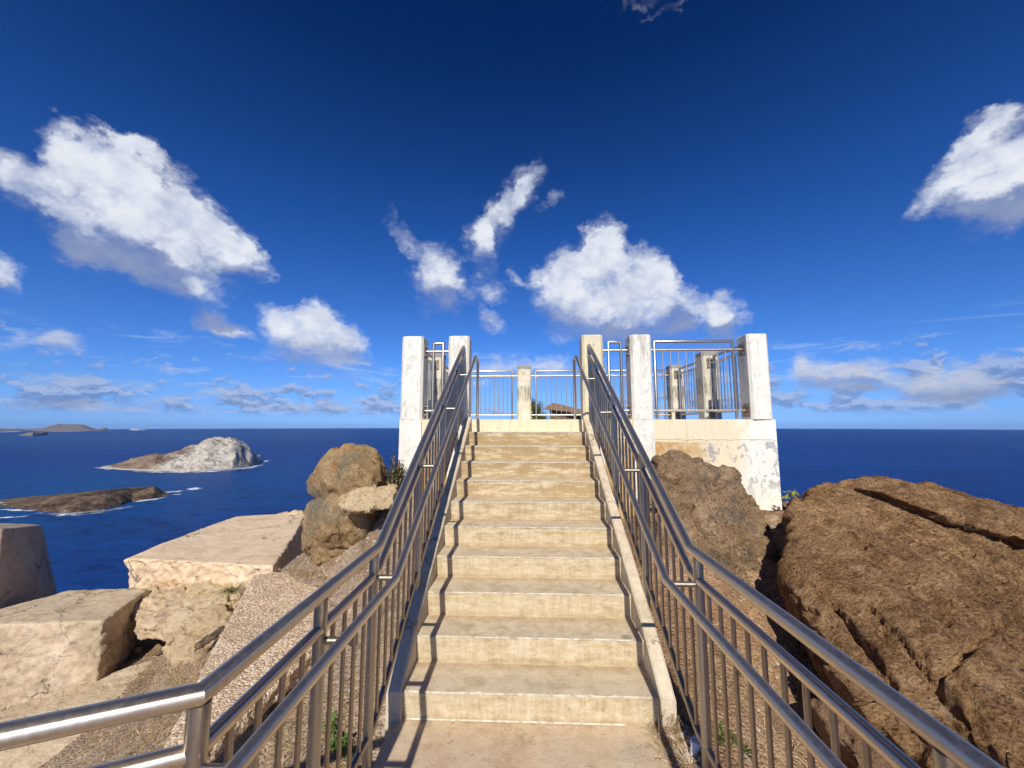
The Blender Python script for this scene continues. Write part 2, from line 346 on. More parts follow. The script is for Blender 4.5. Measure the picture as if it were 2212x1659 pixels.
# ------------------------------------------------------------------ staircase
NY0, NZ0, TR, RI, NS = 2.41, -1.55, .28, .163, 11
LZ = NZ0-RI
def nose(i): return NY0+TR*i, NZ0+RI*i
PX0, PX1, PY0, PY1, DZ = -1.71, 3.235, 5.17, 8.16, NZ0+RI*10     # platform footprint
XL, XR = -.735, .755
st = empty('staircase', (0, 2.41, LZ), 'long flight of eleven tan concrete steps with low side kerbs rising to the platform', 'stairs')
for i in range(NS):
    y, z = nose(i); zb = z-RI-.25
    yb = y+TR+.06 if i < NS-1 else PY0+.08
    e = .007; s = .022
    nx = 60; g = MB(); rows = []
    for k in range(nx+1):
        x = XL+(XR-XL)*k/nx; w = .0012*math.sin(k*.5+i*2)+.0012*random.uniform(-1, 1); d = .001*random.uniform(-1, 1)
        if random.random() < .04: w += .006; d -= .003
        rows.append([(x, y+s, z-RI-.02), (x, y+.004+w*.4, z-e*1.1), (x, y+w, z-e), (x, y+e+w, z+d*.5), (x, y+e*1.6+w, z), (x, yb, z), (x, yb, zb), (x, y+s, zb)])
    V = [p for r_ in rows for p in r_]; n = 8
    for k in range(nx):
        for j in range(n):
            a = k*n+j; b = k*n+(j+1) % n
            g.m.append(1 if j in (2,) or (j == 1) else 0); g.f.append((a, b, b+n, a+n))
    g.v = V; g.f += [tuple(range(n)), tuple(nx*n+j for j in range(n))[::-1]]; g.m += [0, 0]
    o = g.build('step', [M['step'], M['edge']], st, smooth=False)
def curb(x0, x1, name='side_kerb'):
    g = MB(); h = .035
    ny = 70; V = []; ya, yb = 2.40, PY0+.003
    for k in range(ny+1):
        y = ya+(yb-ya)*k/ny; z = NZ0+h*0.2+(y-2.41)/TR*RI+.05*min(1, (y-ya)/.25)
        j = .004*math.sin(k*.9)+random.uniform(-.002, .002)
        V += [(x0, y, z-.9), (x0, y, z-.012+j), (x0+.012, y, z+j), (x1-.012, y, z+j*.8), (x1, y, z-.012+j), (x1, y, z-.9)]
    g.v = V; n = 6
    for k in range(ny):
        for j in range(n):
            a = k*n+j; b = k*n+(j+1) % n; g.f.append((a, b, b+n, a+n)); g.m.append(0)
    g.f += [tuple(range(n)), tuple(ny*n+j for j in range(n))[::-1]]; g.m += [0, 0]
    return g.build(name, M['curb'], st)
curb(-.825, XL-.001); curb(XR+.001, .845)
# bead of white mortar along the foot of the first riser
g = MB(); V = []; n = 90
for k in range(n+1):
    x = XL+.0+(1.30)*k/n; w = .006+.004*random.random()
    V += [(x, 2.41+.0175-w, LZ+.0045), (x, 2.425, LZ+.004+.007)]
g.v = V; g.f = [(2*k, 2*k+2, 2*k+3, 2*k+1) for k in range(n)]; g.m = [0]*n
g.build('mortar_bead', M['edge'], st)

# landing slab (path) with a ragged edge
edge = [(-.79, -1.2), (-.775, .4), (-.76, 1.2), (-.775, 1.9), (-.79, 2.44), (.70, 2.44)]
edge += [tuple(atZ(x, y, LZ)[:2]) for x, y in ((1400, 1566), (1440, 1578), (1478, 1600), (1500, 1630), (1530, 1670), (1570, 1740))] + [(.93, -1.2)]
g = MB(); n = len(edge)
g.add([(x, y, LZ) for x, y in edge]+[(x, y, LZ-.16) for x, y in edge], [tuple(range(n)), tuple(range(n, 2*n))[::-1]]+[(i, (i+1) % n, n+(i+1) % n, n+i) for i in range(n)])
props(g.build('path', M['landing'], None, origin=(0, 1, LZ)), 'worn tan concrete landing at the foot of the stairs', None, None, 'structure')

# ------------------------------------------------------------------ steel handrails beside the stairs
def lerp(a, b, t): return a+(b-a)*t
def handrail(side, label):
    sg = -1 if side == 'L' else 1
    if side == 'L':
        X0, X1 = -.797, -.85; K = (X0, 2.13, -.652); T = (X1, 5.12, 1.065); g0 = (-.660, 2.01, -.768); g1 = (-.685, 5.10, .915); gext = 5.38; yend = .985
    else:
        X0, X1 = .866, .845; K = (X0, 2.158, -.65); T = (X1, 5.12, 1.07); g0 = (.692, 2.03, -.767); g1 = (.69, 5.28, .948); gext = 5.50; yend = -.75
    root = empty('stair_handrail', (X0, K[1], LZ), label, 'handrail')
    def XZ(y, dz=0.):
        if y >= K[1]:
            f = (y-K[1])/(T[1]-K[1]); return lerp(K[0], T[0], f), lerp(K[2], T[2], f)+dz
        return X0, K[2]+dz
    C = (X0, yend, K[2])
    if side == 'L': far = (X0-2.1, yend-.94, K[2])
    path = [T, K, C] + ([far] if side == 'L' else [])
    f_ = MB(); f_.tube(path, .0255, 24); f_.tube([T, (T[0], T[1]+.012, T[2]-.03), (T[0], T[1]+.012, T[2]-.14)], .0253, 20)
    f_.build('top_rail', M['steel'], root, smooth=True, auto=40)
    D2 = -.128
    sr = [(T[0], T[1]+.01, T[2]+D2), (K[0], K[1], K[2]+D2), (C[0], C[1], C[2]+D2)] + ([(far[0], far[1], far[2]+D2)] if side == 'L' else [])
    MB().tube(sr, .0215, 20).build('second_rail', M['steel'], root, smooth=True, auto=40)
    def zb(y):     # bottom rail height
        return -1.55 if y <= K[1] else lerp(-1.55, .19, (y-K[1])/(T[1]-K[1]))
    br = [(T[0], T[1]+.01, zb(T[1])), (K[0], K[1], zb(K[1])), (C[0], C[1], zb(C[1]))] + ([(far[0], far[1], -1.55)] if side == 'L' else [])
    MB().tube(br, .019, 16).build('bottom_rail', M['steel_brown'], root, smooth=True, auto=40)
    posts = [2.07, 2.95, 3.82, 4.64] + ([yend, 1.545] if side == 'L' else [.90, -.45])
    for y in posts:
        x, z = XZ(y); foot = zb(y)-.22 if y > 2.3 else -1.95
        MB().tube([(x, y, foot), (x, y, z-.018)], .0245, 20).build('post', M['steel_dark'], root, smooth=True, auto=40)
    MB().tube([(T[0], T[1]-.03, .0), (T[0], T[1]-.03, T[2]-.03)], .017, 14).build('post', M['steel_dark'], root, smooth=True, auto=40)
    # balusters between neighbouring posts
    ps = sorted(posts+[5.09])
    for a, b in zip(ps[:-1], ps[1:]):
        n = max(2, round((b-a)/.105)-1)
        for k in range(1, n+1):
            y = lerp(a, b, k/(n+1)); x, z = XZ(y, D2)
            MB().tube([(x, y, zb(y)), (x, y, z)], .0098, 10).build('baluster', M['steel_brown'], root, smooth=True, auto=50)
    if side == 'L':
        for k in range(1, 19):
            f = k/19; p = [lerp(C[i], far[i], f) for i in range(3)]
            if k in (9, 18): MB().tube([(p[0], p[1], -2.1), (p[0], p[1], p[2]-.015)], .0245, 20).build('post', M['steel_dark'], root, smooth=True, auto=40)
            else: MB().tube([(p[0], p[1], -1.55), (p[0], p[1], p[2]+D2)], .0098, 10).build('baluster', M['steel_brown'], root, smooth=True, auto=50)
    # inner grab rail with its level extension and return post at the top
    ge = (g0[0], -.9, g0[2])
    bend = [(g1[0], gext-.03, g1[2]+.004), (g1[0], gext-.008, g1[2]-.006), (g1[0], gext, g1[2]-.03), (g1[0], gext, DZ)]
    MB().tube([ge, g0, (g1[0], g1[1]-.02, g1[2]-.010), (g1[0], g1[1]+.012, g1[2]+.003)]+bend, .0205, 20).build('grab_rail', M['steel'], root, smooth=True, auto=40)
    for y in posts:
        if y < g1[1]:
            x, z = XZ(y); gx, gz = (g0[0], g0[2]) if y < g0[1] else (lerp(g0[0], g1[0], (y-g0[1])/(g1[1]-g0[1])), lerp(g0[2], g1[2], (y-g0[1])/(g1[1]-g0[1])))
            s_ = MB(); s_.tube([(x, y, gz-.052), (gx, y, gz-.052)], .0135, 14); s_.tube([(gx, y, gz-.066), (gx, y, gz-.012)], .0135, 14)
            s_.build('stub_bracket', M['steel_dark'], root, smooth=True, auto=40)
    # weld beads at joints
    w = MB()
    for q in [K, (K[0], K[1], K[2]+D2)] + ([C] if side == 'L' else []):
        for _ in range(9):
            a = random.uniform(0, 6.28); d = .0235 if q[2] > -.7 else .02
            c0 = np.array(q)+np.array([math.cos(a)*d, random.uniform(-.004, .004), math.sin(a)*d])
            w.tube([c0-np.array([.004, .003, 0]), c0, c0+np.array([.003, .004, .001])], .0032, 6)
    pass
    return root
handrail('L', 'steel handrail left of the stairs, turning off left at its lower corner')
handrail('R', 'steel handrail right of the stairs, running straight past the huge brown boulder')

# ------------------------------------------------------------------ lookout platform
pl = empty('lookout_platform', (.76, 6.6, -1.6), 'white painted concrete lookout platform with square pillars and peeling stained walls', 'platform')
def pillar(x0, x1, y0, y1, z1, m=M['paint'], z0=DZ, ch=.03, label=None):
    V = []; 
    prof = [(x0+ch, y0), (x1-ch, y0), (x1, y0+ch), (x1, y1-ch), (x1-ch, y1), (x0+ch, y1), (x0, y1-ch), (x0, y0+ch)]
    cx, cy = (x0+x1)/2, (y0+y1)/2
    levels = [(z0, 1.), (z1-.014, 1.), (z1-.004, .975), (z1, .93)]
    for z, s in levels: V += [(cx+(x-cx)*s, cy+(y-cy)*s, z) for x, y in prof]
    Fc = [(i*8+j, i*8+(j+1) % 8, (i+1)*8+(j+1) % 8, (i+1)*8+j) for i in range(3) for j in range(8)]+[tuple(range(8))[::-1], tuple(24+j for j in range(8))]
    return MB().add(V, Fc).build('pillar', m, pl, label=label)
ZT = 1.225; W = .28
FP = [(-1.71, -1.41), (-1.063, -.778), (.758, 1.039), (1.405, 1.685), (2.95, 3.225)]
pillar(*FP[0], PY0-.02, PY0+.27, ZT, label='outermost left front pillar, clean white')
pillar(*FP[1], PY0-.02, PY0+.27, ZT, label='left pillar of the stair opening')
pillar(*FP[2], PY0-.02, PY0+.27, ZT, M['paint_cream'], label='cream pillar on the right of the stair opening')
pillar(*FP[3], PY0-.02, PY0+.27, ZT-.002)
pillar(*FP[4], PY0-.02, PY0+.27, ZT-.004, label='right corner pillar with patchy grey peeling')
BY = 7.88
BP = [(-1.70, -1.42), (-.18, .10), (1.35, 1.63), (2.94, 3.22)]
for i, (a, b) in enumerate(BP): pillar(a, b, BY, BY+W, 1.232, M['paint_dirty'])
pillar(-1.70, -1.42, 6.45, 6.73, 1.232, M['paint_dirty']); pillar(2.94, 3.22, 6.45, 6.73, 1.232, M['paint_dirty'])
pillar(3.235, 3.42, 7.2, 7.45, .10, M['paint'], -.4)
# walls under the deck: plain strips under the pillars, stained infill between them
b = MB(); b.box((PX0, PY0+.012, -2.6), (PX1, PY1, DZ)); b.build('deck', M['paint_wall'], pl)
for (x0, x1) in (FP[0], FP[3]):
    MB().box((x0+.002, PY0-.017, -2.6), (x1-.002, PY0+.1, DZ-.001)).build('wall_pier', M['paint'], pl)
MB().add([(2.90, PY0+.009, -2.6), (3.25, PY0-.012, -2.6), (3.25, PY0+.3, -2.6), (2.90, PY0+.3, -2.6), (2.90, PY0+.009, DZ-.002), (3.245, PY0-.012, DZ-.002), (3.245, PY0+.3, DZ-.002), (2.90, PY0+.3, DZ-.002)],
         [(0,3,2,1),(4,5,6,7),(0,1,5,4),(1,2,6,5),(2,3,7,6),(3,0,4,7)]).build('wall_pier', M['paint_wall'], pl)
for (x0, x1) in (FP[1], FP[2]):
    MB().box((x0+.01, PY0-.015, -.9), (x1-.01, PY0+.1, DZ-.001)).build('wall_pier', M['paint'], pl)
g = MB()                                           # low circular mark cast in the middle back pillar
for k in range(3):
    r0 = .012+.012*k
    g.tube([(-.04+r0*math.cos(a), BY-.001, 1.06+r0*math.sin(a)) for a in np.linspace(0, 6.283, 25)], .0022, 6)
g.build('round_mark', M['curb'], pl)

# ------------------------------------------------------------------ railing panels between pillars
def plate(mb, c, n, s=.075):
    n = np.array(n, float); u = np.array([-n[1], n[0], 0]); c = np.array(c, float)
    V = [c+u*a*s+np.array([0, 0, 1])*b_*s*1.15+n*d for d in (0, .009) for a, b_ in ((-1, -1), (1, -1), (1, 1), (-1, 1))]
    mb.add(V, [(0,3,2,1),(4,5,6,7),(0,1,5,4),(1,2,6,5),(2,3,7,6),(3,0,4,7)])
def panel(A, B, label, posts_at=(.1, .9), nb=9, top=1.145, mid=1.03, bot=.20, group='steel guard rail panels bolted between the platform pillars', plates=True, leg=True):
    A = np.array(A, float); B = np.array(B, float); d = B-A; L = np.linalg.norm(d); u = d/L
    root = empty('guard_rail', ((A+B)/2)[:2].tolist()+[DZ], label, 'railing', group)
    P = lambda s, z: (A[0]+u[0]*s, A[1]+u[1]*s, z)
    s0, s1 = posts_at[0], L-posts_at[1]
    MB().tube([P(.012, mid), P(L-.012, mid)], .0175, 14).build('middle_rail', M['steel'], root, smooth=True, auto=40)
    MB().tube([P(.012, bot), P(L-.012, bot)], .0175, 14).build('bottom_rail', M['steel'], root, smooth=True, auto=40)
    MB().tube([P(s0, DZ if leg else bot), P(s0, top), P(s1, top), P(s1, DZ if leg else bot)], .0195, 14).build('frame', M['steel_dark'], root, smooth=True, auto=40)
    for k in range(1, nb+1):
        s = s0+(s1-s0)*k/(nb+1)
        MB().tube([P(s, bot), P(s, mid)], .0078, 8).build('baluster', M['steel'], root, smooth=True, auto=50)
    if plates:
        for s, n in ((0, u), (L, -u)):
            for z in (mid, bot):
                pb = MB(); plate(pb, P(s, z), (n[0], n[1], 0)); po = pb.build('bracket', M['plate'], root)
                bl = MB(); nn = np.array([n[0], n[1], 0]); uu = np.array([-n[1], n[0], 0])
                for a in (-.05, .05):
                    for b_ in (-.06, .06):
                        c = np.array(P(s, z))+uu*a+np.array([0, 0, b_])
                        bl.tube([c+nn*.009, c+nn*.022], .011, 6); bl.tube([c+nn*.022, c+nn*.04], .006, 6)
                bl.build('bolt', M['steel_dark'], po, smooth=False)
    return root
yc = PY0+.11
panel((FP[0][1], yc, 0), (FP[1][0], yc, 0), 'narrow railing panel in the gap left of the stair opening', (.115, .10), 0)
panel((FP[2][1], yc, 0), (FP[3][0], yc, 0), 'narrow railing panel in the gap right of the cream pillar', (.10, .10), 0)
panel((FP[3][1], yc, 0), (FP[4][0], yc, 0), 'wide front railing panel above the stained yellow wall', (.08, .13), 9)
bz = dict(top=1.13, mid=1.03, bot=.215)
panel((BP[0][1], BY+.11, 0), (BP[1][0], BY+.11, 0), 'back railing panel left of the dirty middle pillar', (.1, .115), 10, **bz)
panel((BP[1][1], BY+.11, 0), (BP[2][0], BY+.11, 0), 'back railing panel in front of the stone hut', (.105, .1), 9, **bz)
panel((BP[2][1], BY+.11, 0), (BP[3][0], BY+.11, 0), 'back railing panel seen between the cream pillar and the corner panel', (.1, .1), 10, **bz)
panel((3.08, PY0+.25, 0), (3.08, 6.45, 0), 'right side railing panel nearest the corner pillar', (.1, .1), 8, **bz)
panel((3.08, 6.73, 0), (3.08, BY, 0), 'right side railing panel at the back of the platform', (.1, .1), 8, **bz)
panel((-1.56, PY0+.25, 0), (-1.56, 6.45, 0), 'left side railing panel behind the outermost left pillar', (.1, .1), 8, **bz)
panel((-1.56, 6.73, 0), (-1.56, BY, 0), 'left side railing panel at the back, hidden behind the stair pillar', (.1, .1), 8, **bz)

# ------------------------------------------------------------------ rocks: hull(s) -> voxel remesh -> smooth -> displaced
def hull_mesh(pts):
    bm = bmesh.new()
    for p in pts: bm.verts.new(tuple(map(float, p)))
    r = bmesh.ops.convex_hull(bm, input=bm.verts)
    bmesh.ops.delete(bm, geom=list({g_ for g_ in r['geom_interior'] if isinstance(g_, bmesh.types.BMVert)}), context='VERTS')
    bmesh.ops.recalc_face_normals(bm, faces=bm.faces)
    return bm
def rock_obj(name, hulls, m, label, cat='rock', vox=.03, smooth=3, amp=.05, freq=1.2, disp=None, fine=.012, ffreq=7., group=None, ridged=.5, parent=None, stretch=(1, 1, 1), vec=None, fac=None, metric=None):
    me = bpy.data.meshes.new(name); bm = bmesh.new()
    for h in hulls:
        b_ = hull_mesh(h); tmp = bpy.data.meshes.new('t'); b_.to_mesh(tmp); b_.free(); bm.from_mesh(tmp); bpy.data.meshes.remove(tmp)
    bm.to_mesh(me); bm.free()
    o = bpy.data.objects.new(name, me); COL.objects.link(o)
    md = o.modifiers.new('r', 'REMESH'); md.mode = 'VOXEL'; md.voxel_size = vox
    if smooth: ms = o.modifiers.new('s', 'SMOOTH'); ms.iterations = smooth; ms.factor = .6
    dg = bpy.context.evaluated_depsgraph_get(); dg.update()
    me2 = bpy.data.meshes.new_from_object(o.evaluated_get(dg)); o.modifiers.clear()
    o.data = me2; me2.name = name; bpy.data.meshes.remove(me)
    n = len(me2.vertices); P = np.empty(n*3); me2.vertices.foreach_get('co', P); P = P.reshape(-1, 3)
    N = np.empty(n*3); me2.vertices.foreach_get('normal', N); N = N.reshape(-1, 3)
    S = np.array(stretch)
    off = np.array([len(name)*3.1, P[:, 0].mean(), 0])
    Q = P*S+off
    D = amp*(fbm(Q*freq, 4)*(1-ridged)+fbm(Q*freq*1.3+5, 4, True)*ridged) + fine*fbm(Q*ffreq, 4, True)
    if fac:
        for (ce, sl) in fac: D = D+facets(P, ce, sl, len(name)+int(P[:, 0].mean()*100) % 97, metric)
    if disp is not None: D = D+disp(P, N)
    if vec is not None: P = P+vec(P)
    P = P+N*D[:, None]
    base = np.array([P[:, 0].mean(), P[:, 1].mean(), P[:, 2].min()])
    me2.vertices.foreach_set('co', (P-base).ravel()); me2.update()
    for p in me2.polygons: p.use_smooth = True
    me2.materials.clear(); me2.materials.append(m)
    o.location = base
    if parent is None: props(o, label, cat, group)
    return o
# --- the huge boulder on the right
bp = []
for x, y, Y in ((1700, 1185, 3.55), (1712, 1125, 3.8), (1742, 1068, 4.15), (1795, 1042, 4.4), (1838, 1056, 4.35), (1905, 1084, 4.1), (1975, 1112, 4.0), (2060, 1138, 3.95), (2120, 1162, 3.88), (2250, 1198, 3.82), (2400, 1245, 3.75), (2750, 1330, 3.6),
                (1702, 1240, 3.35), (1716, 1310, 3.05), (1745, 1385, 2.8), (1790, 1450, 2.55), (1850, 1520, 2.3), (2212, 1659, 1.85), (2000, 1640, 2.0), (2500, 1700, 1.9)):
    bp.append(atY(x, y, Y))
bp += [(2.35, 3.3, -2.2), (2.3, 2.4, -2.3), (3.2, 1.9, -2.4), (6.5, 1.8, -2.6), (8, 3.5, -2.7), (7.5, 5.6, -2.5), (4.0, 5.1, -2.2), (2.7, 4.1, -2.2), (6.5, 5.8, -1.6)]
bp += [(4.6, 5.4, -1.05), (7.2, 5.0, -1.7), (3.3, 4.8, -.85)]
ub = [atY(x, y, Y) for x, y, Y in ((1815, 1044, 4.45), (1850, 1034, 4.6), (1880, 1030, 4.7), (1935, 1034, 4.8), (2005, 1064, 4.85), (2090, 1088, 4.95), (2212, 1112, 5.05), (2420, 1150, 5.1), (2750, 1225, 4.9),
      (1845, 1052, 4.2), (1905, 1066, 3.98), (1975, 1092, 3.85), (2060, 1118, 3.80), (2120, 1140, 3.72), (2250, 1174, 3.66), (2400, 1216, 3.6), (2750, 1300, 3.45))]
ub += [ub[i]+np.array([.1, .75, -.16]) for i in (10, 11, 12, 13, 14, 15, 16)]+[(4.6, 5.5, -1.0), (7.4, 5.4, -1.8)]
b_ = hull_mesh(bp); bvh = BVHTree.FromBMesh(b_); b_.free()
def on_boulder(x, y):
    d = Vector(ray(x, y)).normalized(); h = bvh.ray_cast(Vector((0, 0, 0)), d); return np.array(h[0]) if h[0] is not None else atY(x, y, 3.5)
cracks = [([(1880, 1100), (1960, 1140), (2040, 1175), (2130, 1220), (2260, 1290)], .018, .05),
          ([(1760, 1290), (1800, 1320), (1870, 1400), (1920, 1450)], .022, .05),
          ([(1870, 1300), (1930, 1360), (1990, 1430), (2020, 1455)], .014, .035),
          ([(1960, 1240), (1975, 1300), (1990, 1380), (2000, 1440)], .009, .022),
          ([(2010, 1455), (2060, 1430), (2120, 1380), (2200, 1340), (2300, 1300)], .02, .04),
          ([(2060, 1430), (2100, 1480), (2150, 1560), (2180, 1640)], .02, .05),
          ([(2090, 1150), (2110, 1130), (2140, 1105)], .014, .04)]
segs = []
for pts, w, dp in cracks:
    Q = [on_boulder(*p) for p in pts]
    for a, c in zip(Q[:-1], Q[1:]): segs.append((a, c, w, dp))
cav = on_boulder(1985, 1500); cav2 = on_boulder(2050, 1600)
u_ = on_boulder(2200, 1250)-on_boulder(1900, 1080); u_ /= np.linalg.norm(u_)
fn_ = np.cross(u_, np.array([0, -.5, .85])); fn_ /= np.linalg.norm(fn_)
def bvec(P):                                          # the top bed overhangs the one below along the main crevice
    Pw = P+.06*fbm(P*2.0, 3)[:, None]; lip = np.zeros(len(P))
    for a, c, w, dp in segs[:4]:
        ab = c-a; tt = np.clip(((Pw-a)@ab)/(ab@ab), 0, 1); q = Pw-(a+tt[:, None]*ab); d = np.linalg.norm(q, axis=1); up__ = q@np.array([.25, .80, .45])
        lip = np.maximum(lip, np.clip((up__+.005)/.03, 0, 1)*np.exp(-(d/.22)**2))
    return lip[:, None]*np.array([-.02, -.07, .05])
def bdisp(P, N):
    wv = .06*fbm(P*2.0, 3)[:, None]*np.array([1, 1, 1])
    D = np.zeros(len(P)); Pw = P+wv; lip = np.zeros(len(P))
    for a, c, w, dp in segs:
        ab = c-a; tt = np.clip(((Pw-a)@ab)/(ab@ab), 0, 1); d = np.linalg.norm(Pw-(a+tt[:, None]*ab), axis=1)
        D = np.minimum(D, -dp*1.5*np.exp(-(d/w)**4))
    s = (P@fn_); l = P@u_; k = P@np.cross(u_, fn_)
    Q = np.stack([s*5.0, l*.7, k*2.0], 1); D += .035*fbm(Q, 5)
    Mt = np.stack([u_*.42, fn_*1.7, np.cross(u_, fn_)*.8], 1)
    D += facets(P, .45, .13, 5, Mt, .35)+facets(P, .14, .12, 8, Mt, .4)
    Q = np.stack([s*17, l*2.2, k*7], 1); D += .014*fbm(Q, 4, True)+.022*fbm(P*7, 4, True)
    Q = np.stack([s*40, l*7, k*20], 1); D += .004*fbm(Q, 3)+.008*fbm(P*24, 3, True)
    for c, r_, dp in ((cav, .20, .16), (cav2, .34, .30)):
        d = np.linalg.norm((Pw-c)*np.array([1, 1, .8]), axis=1); D -= dp*np.clip(1-d/r_, 0, 1)**.7*(.8+.5*fbm(P*6, 3))
    return D
rock_obj('boulder', [bp, ub], M['boulder'], 'huge brown cracked boulder behind the right handrail', 'boulder', vox=.02, smooth=4, amp=.05, freq=.7, disp=bdisp, vec=bvec, fine=.0, ffreq=8)

# --- the balanced boulder left of the stairs (two lobes)
Y = 4.75
h1 = [atY(x, y, Y+d) for x, y, d in ((745, 962, 0), (790, 966, .1), (822, 985, .15), (838, 1020, .15), (845, 1062, .1), (840, 1090, 0), (800, 1110, -.2), (715, 1100, -.15), (688, 1078, 0), (672, 1060, .05), (673, 1030, .1), (690, 1000, .1), (712, 977, .05))]
h1 += [atY(x, y, Y+d) for x, y, d in ((700, 1040, -.32), (760, 1000, -.33), (810, 1030, -.35), (800, 1080, -.4), (730, 1070, -.38), (720, 1000, .9), (800, 1000, .9), (830, 1080, .9), (700, 1080, .9))]
h2 = [atY(x, y, Y+d) for x, y, d in ((715, 1052, .0), (820, 1050, .1), (730, 1062, -.34), (800, 1070, -.36), (690, 1084, .1), (664, 1096, .1), (655, 1120, .1), (650, 1150, .1), (645, 1190, 0), (690, 1225, -.2), (770, 1215, -.2), (830, 1170, 0), (822, 1110, .1), (690, 1100, -.38), (740, 1100, -.45), (700, 1150, -.45), (790, 1120, -.40), (780, 1160, -.35), (700, 1100, .9), (800, 1100, .9), (800, 1180, .9), (680, 1180, .8))]
rock_obj('boulder', [h1, h2], M['rock_round'], 'rounded ochre boulder with a waist, standing beside the left of the stairs', 'boulder', vox=.02, smooth=3, amp=.06, freq=1.6, fine=.022, ffreq=6, fac=[(.34, .20), (.12, .12)])
h = [atY(x, y, Y_) for x, y, Y_ in ((732, 1078, 4.15), (770, 1060, 4.2), (800, 1052, 4.25), (850, 1052, 4.3), (852, 1078, 4.15), (840, 1098, 4.1), (790, 1104, 4.0), (735, 1096, 4.05), (740, 1075, 4.5), (850, 1055, 4.7), (850, 1090, 4.6), (745, 1095, 4.5))]
rock_obj('rock', [h], M['rock_pale'], 'pale cream wrinkled rock wedged against the foot of the rounded ochre boulder', vox=.012, smooth=1, amp=.045, freq=3, fine=.02, ffreq=12, fac=[(.15, .25), (.05, .2)])
# --- rock against the stained wall
h = [atY(x, y, Y_) for x, y, Y_ in ((1415, 1010, 4.6), (1440, 985, 4.75), (1468, 980, 4.8), (1500, 988, 4.8), (1550, 1000, 4.85), (1585, 1020, 4.85), (1602, 1050, 4.8), (1612, 1090, 4.7), (1480, 1040, 4.4), (1560, 1060, 4.45))]
h += [(1.6, 5.1, -1.6), (2.95, 5.08, -1.5), (2.9, 4.2, -1.9), (1.15, 4.4, -1.7), tuple(atZ(1690, 1175, -1.42)), tuple(atZ(1640, 1235, -1.62)), tuple(atZ(1540, 1260, -1.72)), tuple(atZ(1440, 1250, -1.75)), tuple(atZ(1400, 1180, -1.6)), (2.3, 3.2, -2.2), (1.2, 3.4, -2.2)]
rock_obj('rock', [h], M['rock_grey'], 'large grey brown rock leaning against the stained yellow wall', vox=.02, smooth=3, amp=.08, freq=1.6, fine=.03, ffreq=6, fac=[(.38, .26), (.13, .16)])
def small_rock(px, py, Z, sx, sy, sz, m, label, group=None, seed=0, vox=.014, amp=.03, cat='rock'):
    c = atZ(px, py, Z); r_ = np.random.RandomState(seed+3); pts = []
    for _ in range(16):
        d = r_.normal(size=3); d /= np.linalg.norm(d); pts.append(c+d*np.array([sx, sy, sz])*r_.uniform(.8, 1.05))
    return rock_obj('rock', [pts], m, label, cat, vox=vox, smooth=1, amp=amp, freq=3, fine=amp*.35, ffreq=12, group=group, fac=[(.16, .22), (.06, .15)])
small_rock(1660, 1142, -1.16, .22, .16, .20, M['rock_orange'], 'orange and white crystalline rock left of the huge boulder', seed=1)
small_rock(1640, 1175, -1.28, .10, .10, .07, M['rock_orange'], 'small orange stone just below the crystalline rock', seed=2)
small_rock(1708, 1098, -1.10, .15, .14, .085, M['rock_rust'], 'brown rock between the white wall corner and the huge boulder', seed=3)
small_rock(1612, 1092, -1.02, .16, .10, .05, M['rock_grey'], 'flat grey stone at the foot of the white wall', seed=4)
small_rock(1668, 1100, -1.10, .13, .1, .06, M['rock_rust'], 'brown stone in front of the white wall corner', seed=5)
small_rock(1650, 1560, -1.95, .26, .42, .20, M['rock_rust'], 'orange earth coloured rock seen through the lower right balusters', seed=6, vox=.016, amp=.05)
small_rock(1840, 1640, -1.9, .26, .34, .28, M['rock_rust'], 'rusty rock low behind the right handrail post', seed=7, vox=.016, amp=.05)
small_rock(1560, 1420, -1.92, .16, .26, .08, M['rock_grey'], 'grey rock behind the right handrail knee', seed=8)

for k_, (px, py, z_, s_) in enumerate(((395, 1440, -2.60, .09), (430, 1470, -2.52, .07), (372, 1480, -2.72, .10))):
    small_rock(px, py, z_, s_, s_*.8, s_*.6, M['rock_grey'] if k_ != 1 else M['rock_pale'], ['loose brown stone in the dry grass right of the square block', 'loose pale stone beside the edge of the pinkish slab', 'loose stone lying at the upper edge of the low concrete wedge'][k_], seed=40+k_, vox=.009)
# --- concrete slabs and blocks on the left
def prism(top, Zt, Zb, off=(0, 0), zo=None):
    P = [atZ(x, y, Zt) for x, y in top]; out = []
    for i, p in enumerate(P):
        q = p.copy()
        if zo: q[2] += zo[i]
        out.append(q); out.append(np.array([p[0]+off[0], p[1]+off[1], Zb]))
    return out
def block_noise(P): return .010*fbm(P*22, 3, True)+.006*fbm(P*45, 2, True)
def rough_front(k=.06):
    def f(P, N):
        side = np.clip(1-np.abs(N[:, 2])*1.6, 0, 1)
        return side*(k*fbm(P*4.5, 4, True)-k*.3+.02*fbm(P*14, 3)+facets(P, .11, k*2.4, 3)+1.6*block_noise(P))-.012*np.clip(N[:, 2], 0, 1)*np.clip(fbm(P*2.1+9, 4), 0, 1)
    return f
rock_obj('concrete_slab', [prism([(272, 1206), (345, 1175), (430, 1145), (508, 1115), (600, 1110), (662, 1107), (640, 1150), (590, 1224)], -1.86, -2.44, (0.06, .06))],
         M['slab'], 'broad flat topped concrete slab jutting out over the sea on the left', 'slab', vox=.022, smooth=1, amp=.015, freq=1.2, disp=rough_front(.07), fine=.008, ffreq=8)
rock_obj('concrete_block', [prism([(-140, 1356), (224, 1341), (322, 1270), (150, 1274), (-60, 1330)], -2.15, -3.05)],
         M['block'], 'thick square concrete block with a shaded right side at the left edge', 'block', vox=.024, smooth=1, amp=.02, freq=1.5, disp=rough_front(.04), fine=.010, ffreq=9)
